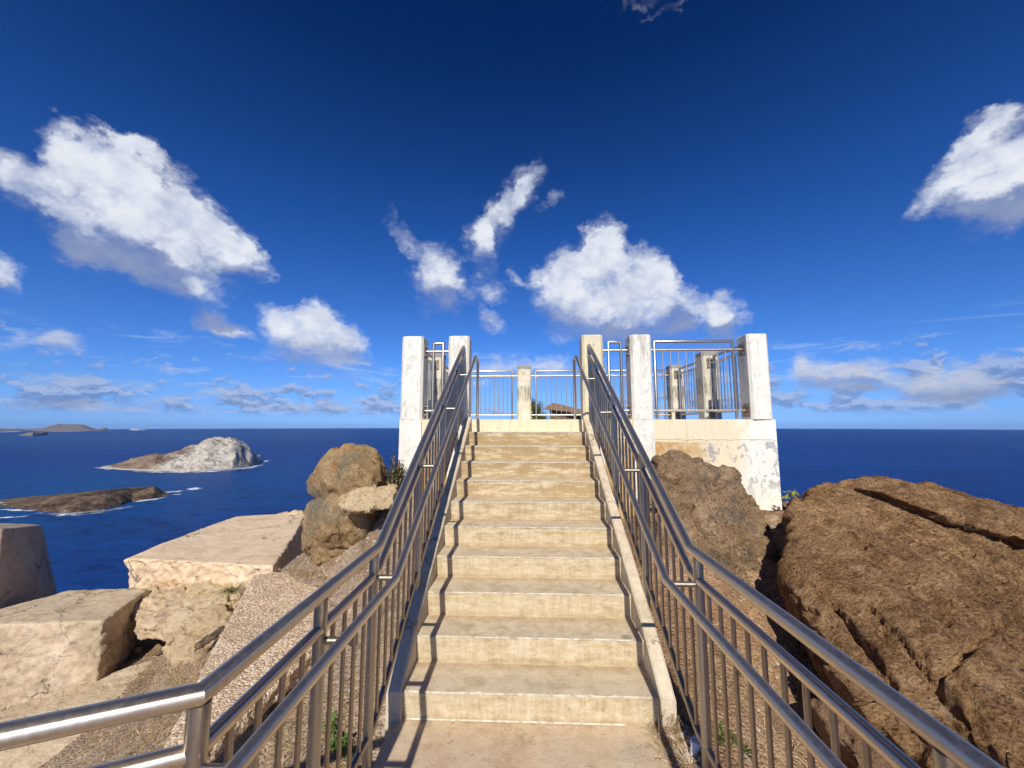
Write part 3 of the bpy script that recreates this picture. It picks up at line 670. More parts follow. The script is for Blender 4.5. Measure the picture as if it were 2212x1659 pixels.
rock_obj('concrete_block', [prism([(-200, 1610), (30, 1533), (180, 1470), (335, 1425), (345, 1500), (338, 1560), (150, 1625), (-200, 1750)], -2.80, -3.3, zo=(0, 0, 0, .02, -.05, -.16, -.3, -.3))],
         M['block'], 'low sloping concrete wedge below the square block', 'block', vox=.024, smooth=2, amp=.03, freq=2, disp=rough_front(.05), fine=.016, ffreq=8)
rock_obj('broken_concrete', [prism([(288, 1300), (335, 1272), (405, 1262), (450, 1275), (435, 1325), (380, 1350), (305, 1342)], -2.26, -2.46, zo=(0, .08, .1, .05, 0, 0, -.03))],
         M['brokenc'], 'broken lump of rough concrete over a dark hollow under the flat slab', 'rubble', vox=.017, smooth=1, amp=.05, freq=3, fine=.03, ffreq=9, fac=[(.2, .2), (.07, .25)])
rock_obj('concrete_slab', [prism([(548, 1250), (640, 1240), (725, 1236), (800, 1275), (762, 1335), (645, 1418), (540, 1520), (440, 1610), (350, 1600), (410, 1490), (470, 1380)], -1.78, -1.92, zo=(.04, .04, .04, 0, 0, 0, -.03, -.06, -.06, -.03, 0))],
         M['aggregate'], 'pinkish slab of exposed aggregate concrete left of the handrail', 'slab', vox=.02, smooth=1, amp=.03, freq=1.3, disp=rough_front(.05), fine=.008, ffreq=10)
rock_obj('rock', [prism([(372, 1330), (420, 1255), (445, 1238), (520, 1250), (525, 1290), (470, 1350), (420, 1370)], -2.18, -2.6, zo=(-.05, .08, .16, .05, -.05, -.08, -.1))],
         M['rock_pale'], 'yellowish pointed rock between the flat slab and the pinkish slab', vox=.017, smooth=2, amp=.05, freq=2, fine=.02, ffreq=9, fac=[(.25, .25), (.08, .2)])
small_rock(462, 1375, -2.22, .12, .22, .05, M['rock_grey'], 'flat grey stone streaked with white beside the pinkish slab', seed=12)
small_rock(352, 1402, -2.72, .20, .14, .06, M['rock_grey'], 'flat grey stone in the dry grass beside the square block', seed=13)
small_rock(300, 1405, -2.75, .06, .05, .05, M['rock_grey'], 'small round stone at the foot of the square block', seed=14, vox=.01)
small_rock(440, 1600, -2.25, .28, .22, .10, M['rock_grey'], 'grey rock under the lower left corner of the handrail', seed=15)
small_rock(620, 1570, -2.05, .22, .3, .12, M['rock_grey'], 'grey rock behind the lower left balusters', seed=16)
small_rock(613, 1112, -1.88, .16, .14, .06, M['rock_pale'], 'small pale stone on the far edge of the flat slab', seed=17)
small_rock(640, 1112, -1.88, .18, .12, .10, M['rock_pale'], 'pale stone where the flat slab meets the rounded boulder', seed=18)
# tapered pier at the far left
a, c = atY(3, 1143, 4.6), atY(92, 1134, 5.55); a2, c2 = atY(-45, 1500, 4.5), atY(150, 1400, 5.7)
P_ = [a, c, a+np.array([-.9, .1, 0]), c+np.array([-.9, .1, 0]), a2, c2, a2+np.array([-1.6, .1, 0]), c2+np.array([-1.6, .1, 0])]
rock_obj('concrete_pier', [P_], M['pier'], 'tapered concrete pier with a shaded face standing at the far left edge', 'pier', vox=.026, smooth=1, amp=.015, freq=1, fine=.006, ffreq=7)

# ------------------------------------------------------------------ terrain: one sheet
ctl = [(-.9,0,-2.15),(-.9,1.2,-2.12),(-.95,2.0,-2.02),(-1,2.6,-1.9),(-1.05,3.3,-1.5),(-1.15,4.1,-1.05),(-1.5,4.9,-.80),(-2.3,5.0,-1.25),(-2.4,4.6,-1.50),(-1.35,3.3,-1.72),(-1.3,2.6,-1.88),(-2.3,4.2,-1.86),(-2.1,3.4,-1.98),(-1.8,2.6,-2.08),
       (-3.2,5.1,-1.88),(-3.1,4.3,-2.12),(-3.9,4.6,-2.62),(-2.9,3.3,-2.30),(-2.,2,-2.36),(-2,.5,-2.45),(-3.6,3.6,-2.72),(-4.2,4.0,-2.85),(-5.5,4.3,-3.1),(-5.3,6.3,-2.9),(-5,8,-3.0),(-6.9,7,-4.5),(-7.6,4,-4.6),(-4,1,-3.1),(-6,1,-3.9),(-3.6,6.6,-2.3),(-3.2,8.0,-2.6),
       (0,2.0,-1.93),(0,3.2,-1.9),(0,4.5,-1.6),(0,0,-1.95),(0,-3,-2.0),(0,6.5,-1.6),(0,8.6,-1.1),(1.2,9.5,-1.0),(3,8.8,-1.6),(-2.6,7,-2.2),(0,12,-3),
       (.80,2.28,-1.705),(.98,2.1,-1.69),(1.02,1.4,-1.74),(1.05,.4,-1.85),(.96,2.8,-1.62),(1.1,3.3,-1.55),(1.25,4.1,-1.25),(1.7,4.7,-1.05),(2.9,4.95,-1.05),(3.5,5.05,-1.06),(4.2,5.0,-1.15),(2.5,4.1,-1.34),(2.25,3.5,-1.62),(1.75,3.0,-1.78),(1.6,2.2,-1.98),(1.6,1.2,-2.1),(2.6,2,-2.15),(2.2,.3,-2.2),
       (5,4.9,-1.5),(4,3,-2.0),(6,3,-2.4),(5,0,-2.6),(3.9,5.8,-1.9),(5.5,6.3,-2.9),(7.5,6,-4),(9,3,-4.2),(8,-2,-4),(-8,-2,-5),(0,-8,-3),(5,-8,-4),(-5,-8,-4),(4,10,-4),(-4,11,-5),(8,10,-8),(-9,9,-8),(-11,3,-8),(12,3,-7)]
ctl = np.array(ctl, float); n_ = len(ctl)
def tps(r2): return np.where(r2 > 1e-9, r2*np.log(np.maximum(r2, 1e-9)), 0)
A_ = np.zeros((n_+3, n_+3)); dd = ((ctl[:, None, :2]-ctl[None, :, :2])**2).sum(2)
A_[:n_, :n_] = tps(dd)+np.eye(n_)*.02; A_[:n_, n_] = 1; A_[:n_, n_+1:] = ctl[:, :2]; A_[n_, :n_] = 1; A_[n_+1:, :n_] = ctl[:, :2].T
wts = np.linalg.solve(A_, np.concatenate([ctl[:, 2], np.zeros(3)]))
def ground_raw(X, Y_):
    out = np.zeros(len(X))
    for s in range(0, len(X), 20000):
        x = X[s:s+20000]; y = Y_[s:s+20000]
        r2 = (x[:, None]-ctl[None, :, 0])**2+(y[:, None]-ctl[None, :, 1])**2
        out[s:s+20000] = tps(r2)@wts[:n_]+wts[n_]+wts[n_+1]*x+wts[n_+2]*y
    r_ = np.sqrt((X/1.0)**2+((Y_-2)/1.0)**2)
    cone = -4.0-(r_-10)*1.35
    k = np.clip((r_-9)/4, 0, 1); k = k*k*(3-2*k)
    return out*(1-k)+cone*k
def ground_h(X, Y_):
    X = np.asarray(X, float); Y_ = np.asarray(Y_, float)
    h = ground_raw(X, Y_); P = np.stack([X, Y_, h*0], 1); r_ = np.sqrt(X**2+Y_**2)
    m = np.clip((np.abs(X-.0)-.95)/.3, 0, 1)
    h = h+m*(.05*fbm(P*1.7, 5)+.035*(fbm(P*4.2+3, 4, True)-.1))+.010*fbm(P*15, 3)*np.maximum(m, .4)
    big = np.clip((r_-10)/15, 0, 1); h = h+big*(2.5*fbm(P*.12, 5)+6*np.clip((r_-30)/60, 0, 1)*fbm(P*.03+2, 4))
    return h
def axis(lo, hi, st_, far):
    a = list(np.arange(lo, hi+1e-6, st_)); s = st_; x = hi
    while x < far: s *= 1.13; x += s; a.append(x)
    s = st_; x = lo; b = []
    while x > -far: s *= 1.13; x -= s; b.append(x)
    return np.array(b[::-1]+a)
ax, ay = axis(-6.5, 6, .045, 190), axis(.6, 6.5, .045, 190)
GX, GY = np.meshgrid(ax, ay, indexing='ij'); GZ = ground_h(GX.ravel(), GY.ravel())
me = bpy.data.meshes.new('ground'); nxg, nyg = GX.shape
idx = np.arange(nxg*nyg).reshape(nxg, nyg)
fc = np.stack([idx[:-1, :-1], idx[1:, :-1], idx[1:, 1:], idx[:-1, 1:]], -1).reshape(-1, 4)
me.from_pydata(np.stack([GX.ravel(), GY.ravel(), GZ], 1).tolist(), [], fc.tolist())
for p in me.polygons: p.use_smooth = True
me.materials.append(M['ground']); go = bpy.data.objects.new('ground', me); COL.objects.link(go)
props(go, 'brown dirt and gravel hilltop falling away to the sea', None, None, 'structure')

# ------------------------------------------------------------------ loose pebbles, dry grass, twigs (uncountable)
def gpoint(px, py, it=30):
    d = ray(px, py); z = -2.0
    t_ = np.linspace(.6, 9, 700)/F; X = d[0]*t_; Y_ = d[1]*t_; Z = d[2]*t_
    h = ground_h(X, Y_); k = np.argmax(Z < h)
    return np.array([X[k], Y_[k], h[k]])
def scatter(region, n, seed):
    r_ = np.random.RandomState(seed); (x0, y0, x1, y1) = region; out = []
    for _ in range(n): out.append(gpoint(r_.uniform(x0, x1), r_.uniform(y0, y1)))
    return out
g = MB(); r_ = np.random.RandomState(5)
def pebble(c, s):
    ph = [np.array([math.cos(a)*s*r_.uniform(.7, 1.2), math.sin(a)*s*r_.uniform(.6, 1.1), 0]) for a in np.linspace(0, 6.28, 6)[:-1]]
    V = [c+p for p in ph]+[c+p*.6+np.array([0, 0, s*r_.uniform(.4, .8)]) for p in ph]
    g.add(V, [(i, (i+1) % 5, 5+(i+1) % 5, 5+i) for i in range(5)]+[(5, 6, 7, 8, 9)])
for reg, n in (((600, 1150, 830, 1330), 420), ((1540, 1180, 1720, 1330), 150), ((1500, 1350, 1700, 1650), 90), ((560, 1380, 800, 1659), 260), ((1430, 1540, 1510, 1655), 160)):
    for c in scatter(reg, n, n): pebble(c, .004+.018*r_.rand()**3)
props(g.build('pebbles', plain('gravel_stone', (.26, .19, .14), (.60, .50, .40), 9), None, origin=(0, 3, -2)), 'loose pebbles strewn over the dirt beside the stairs', 'gravel', None, 'stuff')
def blades(g, c, n, L, spread, w=.002, up_=.6, rs=None, bend=.6):
    for _ in range(n):
        a = rs.uniform(0, 6.283); d = np.array([math.cos(a), math.sin(a), 0]); e = rs.uniform(.1, 1)*(1-up_)+.0; l = L*rs.uniform(.4, 1)
        b0 = c+d*spread*rs.uniform(0, 1)+np.array([0, 0, -.005]); side = np.array([-d[1], d[0], 0])*w*rs.uniform(.6, 1.4)
        q = b0; pts = [q]; el = math.atan2(up_+rs.uniform(-.2, .3), e+.3)
        hd = a+rs.uniform(-.9, .9)
        for k in range(4):
            v = np.array([math.cos(hd)*math.cos(el), math.sin(hd)*math.cos(el), math.sin(el)])*l/4
            q = q+v; pts.append(q); el -= bend*rs.uniform(.3, 1.1); hd += rs.uniform(-.35, .35)
        V = []
        for i, p in enumerate(pts[:-1]): k = 1-i/4.3; V += [p-side*k, p+side*k]
        V.append(pts[-1]); m_ = len(pts)-1
        g.add(V, [(2*i, 2*i+1, 2*i+3, 2*i+2) for i in range(m_-1)]+[(2*m_-2, 2*m_-1, 2*m_)])
rs = np.random.RandomState(21)
g = MB()
for reg, n, L, sp in (((1420, 1530, 1510, 1640), 90, .11, .06), ((1380, 1420, 1420, 1440), 6, .05, .04), ((1490, 1400, 1760, 1655), 34, .12, .05), ((290, 1380, 450, 1500), 110, .16, .07), ((380, 1400, 480, 1480), 60, .2, .06), ((620, 1190, 800, 1250), 70, .07, .06), ((590, 1225, 700, 1245), 50, .12, .06), ((340, 1500, 420, 1650), 60, .14, .06), ((560, 1500, 780, 1659), 90, .13, .05), ((1560, 1140, 1690, 1200), 35, .07, .05), ((180, 1560, 400, 1655), 40, .16, .04), ((1470, 1060, 1560, 1150), 16, .09, .03)):
    for c in scatter(reg, n, n+7): blades(g, c, 11, L, sp, .0028, .24, rs, .45)
props(g.build('dry_grass', [M['dry']], None, origin=(0, 3, -2)), 'flattened dry brown grass over the dirt on both sides of the stairs', 'grass', None, 'stuff')
# named tufts and plants
def tuft(px, py, m, label, n=60, L=.12, spread=.04, up_=.7, cat='grass tuft', name='grass_tuft', w=.002, bend=.5, c=None, group=None):
    g = MB(); c = gpoint(px, py) if c is None else np.array(c, float); blades(g, c, n, L, spread, w, up_, rs, bend)
    return props(g.build(name, m, None, origin=c), label, cat, group)
tuft(1456, 1545, M['dry'], 'tangled tuft of dry grass at the right end of the lowest step', 260, .24, .09, .6)
tuft(1478, 1575, M['leaf_red'], 'reddish dead leaves drooping from the tuft beside the lowest step', 12, .17, .03, .6, w=.006)
tuft(1450, 1590, M['straw'], 'pale flattened straw on the dirt right of the landing', 110, .18, .12, .15)
tuft(1492, 1655, M['straw'], 'tuft of pale grass at the foot of the right handrail post', 60, .12, .05, .5)
tuft(500, 1272, M['leaf'], 'low dull green clump growing at the edge of the flat slab', 200, .16, .10, .5, w=.003, c=atZ(500, 1278, -2.02))
tuft(520, 1280, M['twig'], 'grey bare twigs beside the green clump on the flat slab', 60, .20, .10, .5, c=atZ(522, 1280, -2.02))
tuft(258, 1440, M['straw'], 'small pale star shaped weed against the shaded side of the square block', 22, .14, .02, .6, w=.004, c=atZ(258, 1445, -2.85))
tuft(300, 1560, M['twig'], 'sparse dark stalks growing on the low concrete wedge', 26, .26, .16, 1.1, bend=.15, c=atZ(300, 1580, -2.92))
tuft(500, 1330, M['straw'], 'loose bleached twigs lying by the pinkish slab', 26, .42, .12, .15, w=.003, c=atZ(495, 1345, -2.08))
tuft(1482, 1062, M['straw'], 'bleached dead plant clinging to the grey brown rock', 50, .13, .02, .6, c=atY(1480, 1064, 4.28))
tuft(1365+60, 1556, M['straw'], 'two thin grass stalks with pale seed heads at the lowest step', 5, .36, .015, 1.6, w=.002, bend=.06, c=(.72, 2.33, LZ))
for (px, py, s, lb) in ((1555, 1590, 1., 'green weed low behind the right balusters'), (1600, 1620, .8, 'green weed on the orange rock behind the right balusters'), (1590, 1452, .8, 'small green weed behind the knee of the right handrail')):
    tuft(px, py, M['leaf'], lb, 70, .09*s, .06, .5, 'weed', 'weed', .004)
def leafy(name, c, R3, nl, nt, leaf, label, cat, lsize=.02, trunk=None, seed=0, parts=True, droop=0., stem_from=None):
    q = np.random.RandomState(seed); c = np.array(c, float); R3 = np.array(R3); root = empty(name, c, label, cat)
    g = MB(); lf = MB()
    base = c.copy()
    for k in range(nt):
        d = q.normal(size=3); d[2] = abs(d[2])*1.1; d /= np.linalg.norm(d); tip = base+d*R3*q.uniform(.5, 1.08)
        mid = base+(tip-base)*.5+q.normal(size=3)*R3*.09
        g.tube([base+q.normal(size=3)*R3*.06, mid, tip], .0035*max(R3)/.35, 5)
        for j in range(nl//nt):
            f = q.uniform(.35, 1.05); p = (mid*(1-(f-.5)*2)+tip*(f-.5)*2) if f > .5 else base*(1-2*f)+mid*2*f
            p = p+q.normal(size=3)*R3*.075; s = lsize*q.uniform(.5, 1.2)
            a = q.normal(size=3); a /= np.linalg.norm(a); b_ = np.cross(a, q.normal(size=3)); b_ /= np.linalg.norm(b_)
            lf.add([p-a*s, p+b_*s*.34, p+a*s*1.1, p-b_*s*.34], [(0, 1, 2, 3)])
    g.build('stem', M['twig'], root, smooth=True); lf.build('foliage', leaf, root)
    return root
leafy('shrub', atY(850, 1095, 4.9), (.20, .3, .62), 9000, 110, M['leaf_dark'], 'dark twiggy shrub between the rounded boulder and the left white pillar', 'shrub', .020, seed=3)
leafy('shrub', (.14, 9.6, .0), (.36, .4, .66), 9000, 120, M['leaf'], 'green bush behind the platform at the dirty middle pillar', 'bush', .03, seed=5)
def weed(name, c, m, label, n, L, seed, upk=.7, w=.35):
    q = np.random.RandomState(seed); c = np.array(c, float); root = empty(name, c, label, 'plant'); s = MB(); lf = MB()
    for k in range(n):
        a = q.uniform(0, 6.28); top = c+np.array([math.cos(a)*L*.35, math.sin(a)*L*.35, L*q.uniform(.5, 1)]); s.tube([c, (c+top)/2+q.normal(size=3)*L*.05, top], .0022, 5)
        for j in range(9):
            b_ = q.uniform(0, 6.28); el = q.uniform(-.8, .5); d = np.array([math.cos(b_)*math.cos(el), math.sin(b_)*math.cos(el), math.sin(el)]); l = L*q.uniform(.2, .4)
            p = top+(c-top)*q.uniform(0, .35); sd = np.cross(d, [0, 0, 1.]); sd /= np.linalg.norm(sd)
            lf.add([p, p+d*l*.5+sd*l*w*.5+np.array([0, 0, .006]), p+d*l, p+d*l*.5-sd*l*w*.5], [(0, 1, 2, 3)])
    s.build('stem', M['twig'], root, smooth=True); lf.build('leaves', m, root); return root
cp = atY(1722, 1092, 4.75)
weed('plant', atY(1716, 1096, 4.8)+np.array([-.08, 0, .0]), M['leaf_yellow'], 'thin plant with drooping yellow green leaves at the corner of the white wall', 2, .30, 4)
weed('plant', cp+np.array([.05, 0, 0]), M['leaf_red'], 'dark reddish plant against the left end of the huge boulder', 3, .20, 6, w=.2)
for k, (px, py) in enumerate(((735, 1640), (715, 1610), (750, 1650))):
    weed('weed', gpoint(px, py), M['leaf_bright'], ['bright green weed behind the balusters near the left handrail knee', 'small bright green weed just left of the bigger ones behind the left balusters', 'bright green weed nearest the foot of the left knee post'][k], 5, .14, 30+k, w=.4)
# litter: crumpled white paper cup at the foot of the right post
c = np.array(atZ(1497, 1632, -1.70)); root = empty('paper_cup', c, 'crushed white paper cup at the foot of the right handrail knee post', 'litter')
V = []; n = 14
for k, (z, r0) in enumerate(((0, .016), (.02, .019), (.05, .022), (.07, .026))):
    for j in range(n): a = 6.283*j/n; q = r0*(1+.22*math.sin(3*a+k*1.4)); V.append(c+np.array([q*math.cos(a)+z*.25, q*math.sin(a), z]))
MB().add(V, [(i*n+j, i*n+(j+1) % n, (i+1)*n+(j+1) % n, (i+1)*n+j) for i in range(3) for j in range(n)]+[tuple(range(n))[::-1]]).build('cup_body', M['paper'], root, smooth=True)
V2 = [p+np.array([.006, 0, .004])*(1 if i >= 3*n else 0) for i, p in enumerate(V)][3*n:]
MB().tube([p for p in V2]+[V2[0]], .002, 6).build('cup_rim', M['paper'], root, smooth=True)

# stone hut behind the platform
hut = empty('stone_hut', (1.3, 13.0, -2), 'low rubble stone hut with a broken roof behind the platform railing', 'hut')
def msn():
    m, t = mat('rubble_masonry'); p = t.pos
    e = t.vor(p, 7.5, 'DISTANCE_TO_EDGE'); cc = t('ShaderNodeSeparateColor', n0=t.vor(p, 7.5, 'F1', 'Color')).outputs[0]
    c = t.ramp(cc, [(0, (.12, .08, .05)), (.5, (.28, .19, .12)), (1, (.45, .33, .21))]); c = t.mix(t.noise(p, 30, 5, .7), c, (.12, .08, .05))
    c = t.mix(t.mr(e, .02, .07, 1, 0), c, (.36, .28, .19)); fin(t, c, .95, t.bump(t.mr(e, 0, .12), .9, .04)); return m
MM = msn(); Yh = 12.5
base_ = [atY(x, 945, Yh+d) for x, d in ((1188, 0), (1290, .2), (1330, 2.2), (1196, 2.2))]
g = MB(); zt = [atY(1190, 881, Yh)[2], atY(1290, 900, Yh)[2]]
tp = [np.array([p[0], p[1], z]) for p, z in zip(base_, (zt[0], zt[1]-.05, zt[1]-.05, zt[0]))]
g.add([(*p[:2], -2.5) for p in base_]+tp, [(0, 1, 5, 4), (1, 2, 6, 5), (2, 3, 7, 6), (3, 0, 4, 7), (4, 5, 6, 7)]); g.build('wall', MM, hut)
def roofslab(pts, th, m):
    g = MB(); n = len(pts); g.add([tuple(p) for p in pts]+[(p[0], p[1], p[2]-th) for p in pts], [tuple(range(n)), tuple(range(n, 2*n))[::-1]]+[(i, (i+1) % n, n+(i+1) % n, n+i) for i in range(n)]); return g.build('roof', m, hut, bevel=.012)
RM = M['rock_rust']
top_ = [atY(x, y, Yh+d) for x, y, d in ((1176, 881, -.06), (1300, 903, -.06), (1310, 898, 2.4), (1195, 874, 2.4))]
MB().add([tuple(top_[0]), tuple(top_[1]), tuple(top_[2]), tuple(top_[3]), tuple(atY(1195, 869.5, Yh+1.2)), tuple(atY(1250, 883, Yh+1.2))],
         [(0, 1, 5, 4), (1, 2, 5), (2, 3, 4, 5), (3, 0, 4), (0, 3, 2, 1)]).build('roof', RM, hut)
MB().tube([tuple(top_[0]+np.array([0, 0, -.02])), tuple(atY(1225, 888, Yh-.12)), tuple(top_[1])], .035, 6).build('eave_stone', RM, hut)
small_rock(1160, 905, .12, .3, .3, .1, M['rock_rust'], 'brown rock behind the bush beyond the platform', seed=22) if False else None

# ------------------------------------------------------------------ sea and islands
SEA = -190.
def sea_mat():
    m, t = mat('sea_water'); p = t.pos
    cd = t('ShaderNodeCameraData').outputs['View Distance'] if False else None
    w1 = t.noise(t.map(p, (1, 1.6, 1), rot=(0, 0, R(25))), .028, 6, .68); w2 = t.noise(t.map(p, (1, 1.5, 1), rot=(0, 0, R(-15))), .11, 5, .7); w3 = t.noise(p, .006, 3, .5)
    big = t.noise(t.map(p, (.35, 1, 1), rot=(0, 0, R(-20))), .0011, 4, .55, 1.0)
    c = t.ramp(big, [(.38, (.0008, .019, .125)), (.62, (.0016, .034, .20))])
    d1 = t.vmath('LENGTH', t.map(p, (1, 1, 0), loc=tuple(-atZ(150, 1062, SEA))))
    shal = t.mr(t.math('ADD', d1, t.math('MULTIPLY', t.noise(p, .004, 4, .6), 500)), 350, 1500, 1, 0)
    c = t.mix(t.math('MULTIPLY', shal, .75), c, (.003, .075, .21))
    d2 = t.vmath('LENGTH', t.map(p, (1, 1, 0), loc=tuple(-atZ(100, 945, SEA))))
    c = t.mix(t.mr(d2, 1500, 6500, .6, 0), c, (.010, .075, .19))
    c = t.mix(t.mr(w2, .40, .66, 0, .6), c, (.003, .058, .27))
    c = t.mix(t.mr(w1, .52, .36, 0, .65), c, (.0004, .008, .062))  # crests lightened, troughs darkened in colour, standing in for wave shading
    w4 = t.noise(t.map(p, (.25, 1.3, 1), rot=(0, 0, R(8))), .012, 5, .65)
    c = t.mix(t.mr(w4, .45, .68, 0, .45), c, (.003, .062, .29))
    cap = t.math('MULTIPLY', t.mr(t.noise(t.map(p, (1, 2.4, 1), rot=(0, 0, R(20))), .16, 3, .7), .735, .76), t.mr(w3, .5, .6))
    c = t.mix(t.math('MULTIPLY', cap, .5), c, (.5, .55, .6))
    h = t.math('ADD', t.math('MULTIPLY', w1, 2.2), t.math('MULTIPLY', w2, .8))
    fin(t, c, .42, t.bump(h, .9, 2.6), 0, .14); t.inp(t.b, 'IOR', 1.33); return m
RS = 28700.
g = MB(); rings = [0, 400, 1500, 5000, 12000, 20000, RS]; n = 180; V = [(0, 0, SEA)]
for r_ in rings[1:]: V += [(r_*math.cos(6.28318*j/n), r_*math.sin(6.28318*j/n), SEA) for j in range(n)]
Fc = [(0, 1+j, 1+(j+1) % n) for j in range(n)]
for k in range(len(rings)-2): Fc += [(1+k*n+j, 1+(k+1)*n+j, 1+(k+1)*n+(j+1) % n, 1+k*n+(j+1) % n) for j in range(n)]
props(g.add(V, Fc).build('sea', sea_mat(), None, origin=(0, 0, SEA)), 'deep blue open sea reaching the horizon', None, None, 'structure')
def island_mat(name, stops, cols=None, scale=.02, bd=6., beach=None):
    m, t = mat(name); p = t.pos; Z = t('ShaderNodeSeparateXYZ', n0=p).outputs[2]; nz = t('ShaderNodeSeparateXYZ', n0=t.nrm).outputs[2]
    q = t.map(t.map(p, rot=(0, R(-32), R(-25))), (.55, 1, 1.6))
    a = t.noise(q, scale, 7, .7, .8); b_ = t.noise(q, scale*6, 5, .75)
    v = t.math('ADD', t.math('MULTIPLY', a, .6), t.math('MULTIPLY', b_, .4)); c = t.ramp(v, stops)
    if cols: # pale cliffs on the high end, brown slope on the low end
        X = t('ShaderNodeSeparateXYZ', n0=p).outputs[0]
        low = t.ramp(v, cols); c = t.mix(t.mr(t.math('ADD', X, t.math('MULTIPLY', a, 160)), -1560, -1400), low, c)
    if beach: c = t.mix(t.mr(t.math('ADD', Z, t.math('MULTIPLY', b_, 5)), SEA+5, SEA+9, 1, 0), c, beach)
    fin(t, c, .95, t.bump(v, .8, bd), 0, .1); return m
def island(name, near, ridge, depth, m, label, noise_a=6., nf=.012, pk=.55, ns=160, nt=44, shape=1., fz=1.0):
    near = np.array(near, float); ridge = np.array(ridge, float)
    xs = np.linspace(max(near[0, 0], ridge[0, 0]), min(near[-1, 0], ridge[-1, 0]), ns)
    yn = np.interp(xs, near[:, 0], near[:, 1]); yr = np.interp(xs, ridge[:, 0], ridge[:, 1]); V = []
    for i, (x, a, r_) in enumerate(zip(xs, yn, yr)):
        N0 = atZ(x, a, SEA); L0 = np.linalg.norm(N0[:2]); u = N0[:2]/L0; s = i/(ns-1); wd = depth*(math.sin(math.pi*min(max(s, .0), 1))**.45*.92+.08)
        d = ray(x, r_); sl = d[2]/np.linalg.norm(d[:2]); Zr = sl*(L0+wd*pk); H = max(Zr-SEA, .5)
        for j in range(nt):
            t_ = j/(nt-1); f = (math.sin(min(t_/pk, 1)*math.pi/2)**shape) if t_ < pk else math.cos((t_-pk)/(1-pk)*math.pi/2)**.7
            q = N0[:2]+u*wd*t_; V.append([q[0], q[1], SEA-3*(1-min(1, f*8))+H*f])
    V = np.array(V); P = V.copy(); P[:, 2] = 0
    hgt = np.clip((V[:, 2]-SEA)/25, 0, 1); V[:, 2] += hgt*noise_a*fbm(P*nf*np.array([1.4, .8, 1]), 5, True)*fz; V[:, :2] += (hgt*noise_a*.5*fbm(P*nf*2+7, 4))[:, None]
    fc_ = [(i*nt+j, (i+1)*nt+j, (i+1)*nt+j+1, i*nt+j+1) for i in range(ns-1) for j in range(nt-1)]
    g = MB(); g.v = [tuple(v) for v in V]; g.f = fc_; g.m = [0]*len(fc_)
    o = g.build(name, m, None, origin=(V[:, 0].mean(), V[:, 1].mean(), SEA), smooth=True)
    return props(o, label, 'island')
IM = island_mat('tuff_island', [(.36, (.10, .08, .065)), (.45, (.27, .235, .19)), (.52, (.50, .45, .38)), (.64, (.70, .66, .58))], [(.36, (.10, .07, .05)), (.48, (.20, .145, .10)), (.62, (.33, .255, .18))], .012, 16., (.46, .40, .31))
island('island', [(218, 1011), (260, 1015), (330, 1018), (430, 1017.5), (500, 1013), (540, 1007), (566, 999)],
       [(218, 1010), (250, 1004), (285, 996), (315, 988), (354, 986.5), (410, 965), (440, 953.5), (455, 949.5), (470, 948.5), (502, 951), (516, 955), (527, 963), (536, 970), (543, 981), (559, 983), (563, 990), (566, 1000)],
       420, IM, 'whale backed island of pale grey rock sloping down to a brown tail', 34., .010)
IM2 = island_mat('lava_islet', [(.36, (.018, .012, .009)), (.46, (.075, .05, .033)), (.56, (.19, .14, .09)), (.68, (.34, .28, .19))], None, .02, 8.)
island('island', [(-12, 1094), (20, 1097), (60, 1102), (110, 1108), (170, 1108), (225, 1101), (262, 1092), (285, 1083), (330, 1078), (352, 1073), (362, 1071)],
       [(-12, 1093), (10, 1091), (60, 1085), (120, 1078), (180, 1071), (260, 1062), (320, 1055), (332, 1054), (342, 1060), (350, 1066), (362, 1069)],
       330, IM2, 'low flat island of dark lava nearest the shore', 5., .03, .3)
FM = island_mat('distant_peninsula', [(.35, (.10, .085, .075)), (.5, (.17, .14, .12)), (.65, (.24, .20, .17))], None, .0015, 30.)
island('island', [(-80, 931), (0, 931), (60, 930.5), (115, 931), (208, 930.5), (236, 930)], [(-80, 926), (0, 926.3), (60, 927), (85, 926), (112, 919.5), (125, 915.5), (140, 917), (160, 916.5), (181, 917.8), (200, 925.6), (213, 927.5), (221, 925), (229, 923.6), (236, 929)],
       2200, FM, 'long hilly headland far off on the left horizon', 30., .0016, .5, 120, 24)
island('island', [(40, 941), (70, 942), (106, 940)], [(40, 940), (64, 934), (80, 934.5), (96, 932), (101, 935), (106, 939.5)], 700, FM, 'small brown islet in front of the far headland', 12., .004, .5, 60, 20)
island('island', [(280, 929.2), (300, 929.4), (317, 929.2)], [(280, 928.5), (284, 925.8), (295, 926.2), (302, 926.5), (306, 927.8), (312, 926.8), (317, 929)], 600, island_mat('pale_far_islet', [(.35, (.30, .26, .22)), (.65, (.5, .45, .4))], None, .003, 10.), 'tiny pale islet on the horizon right of the far headland', 5., .006, .5, 60, 16)
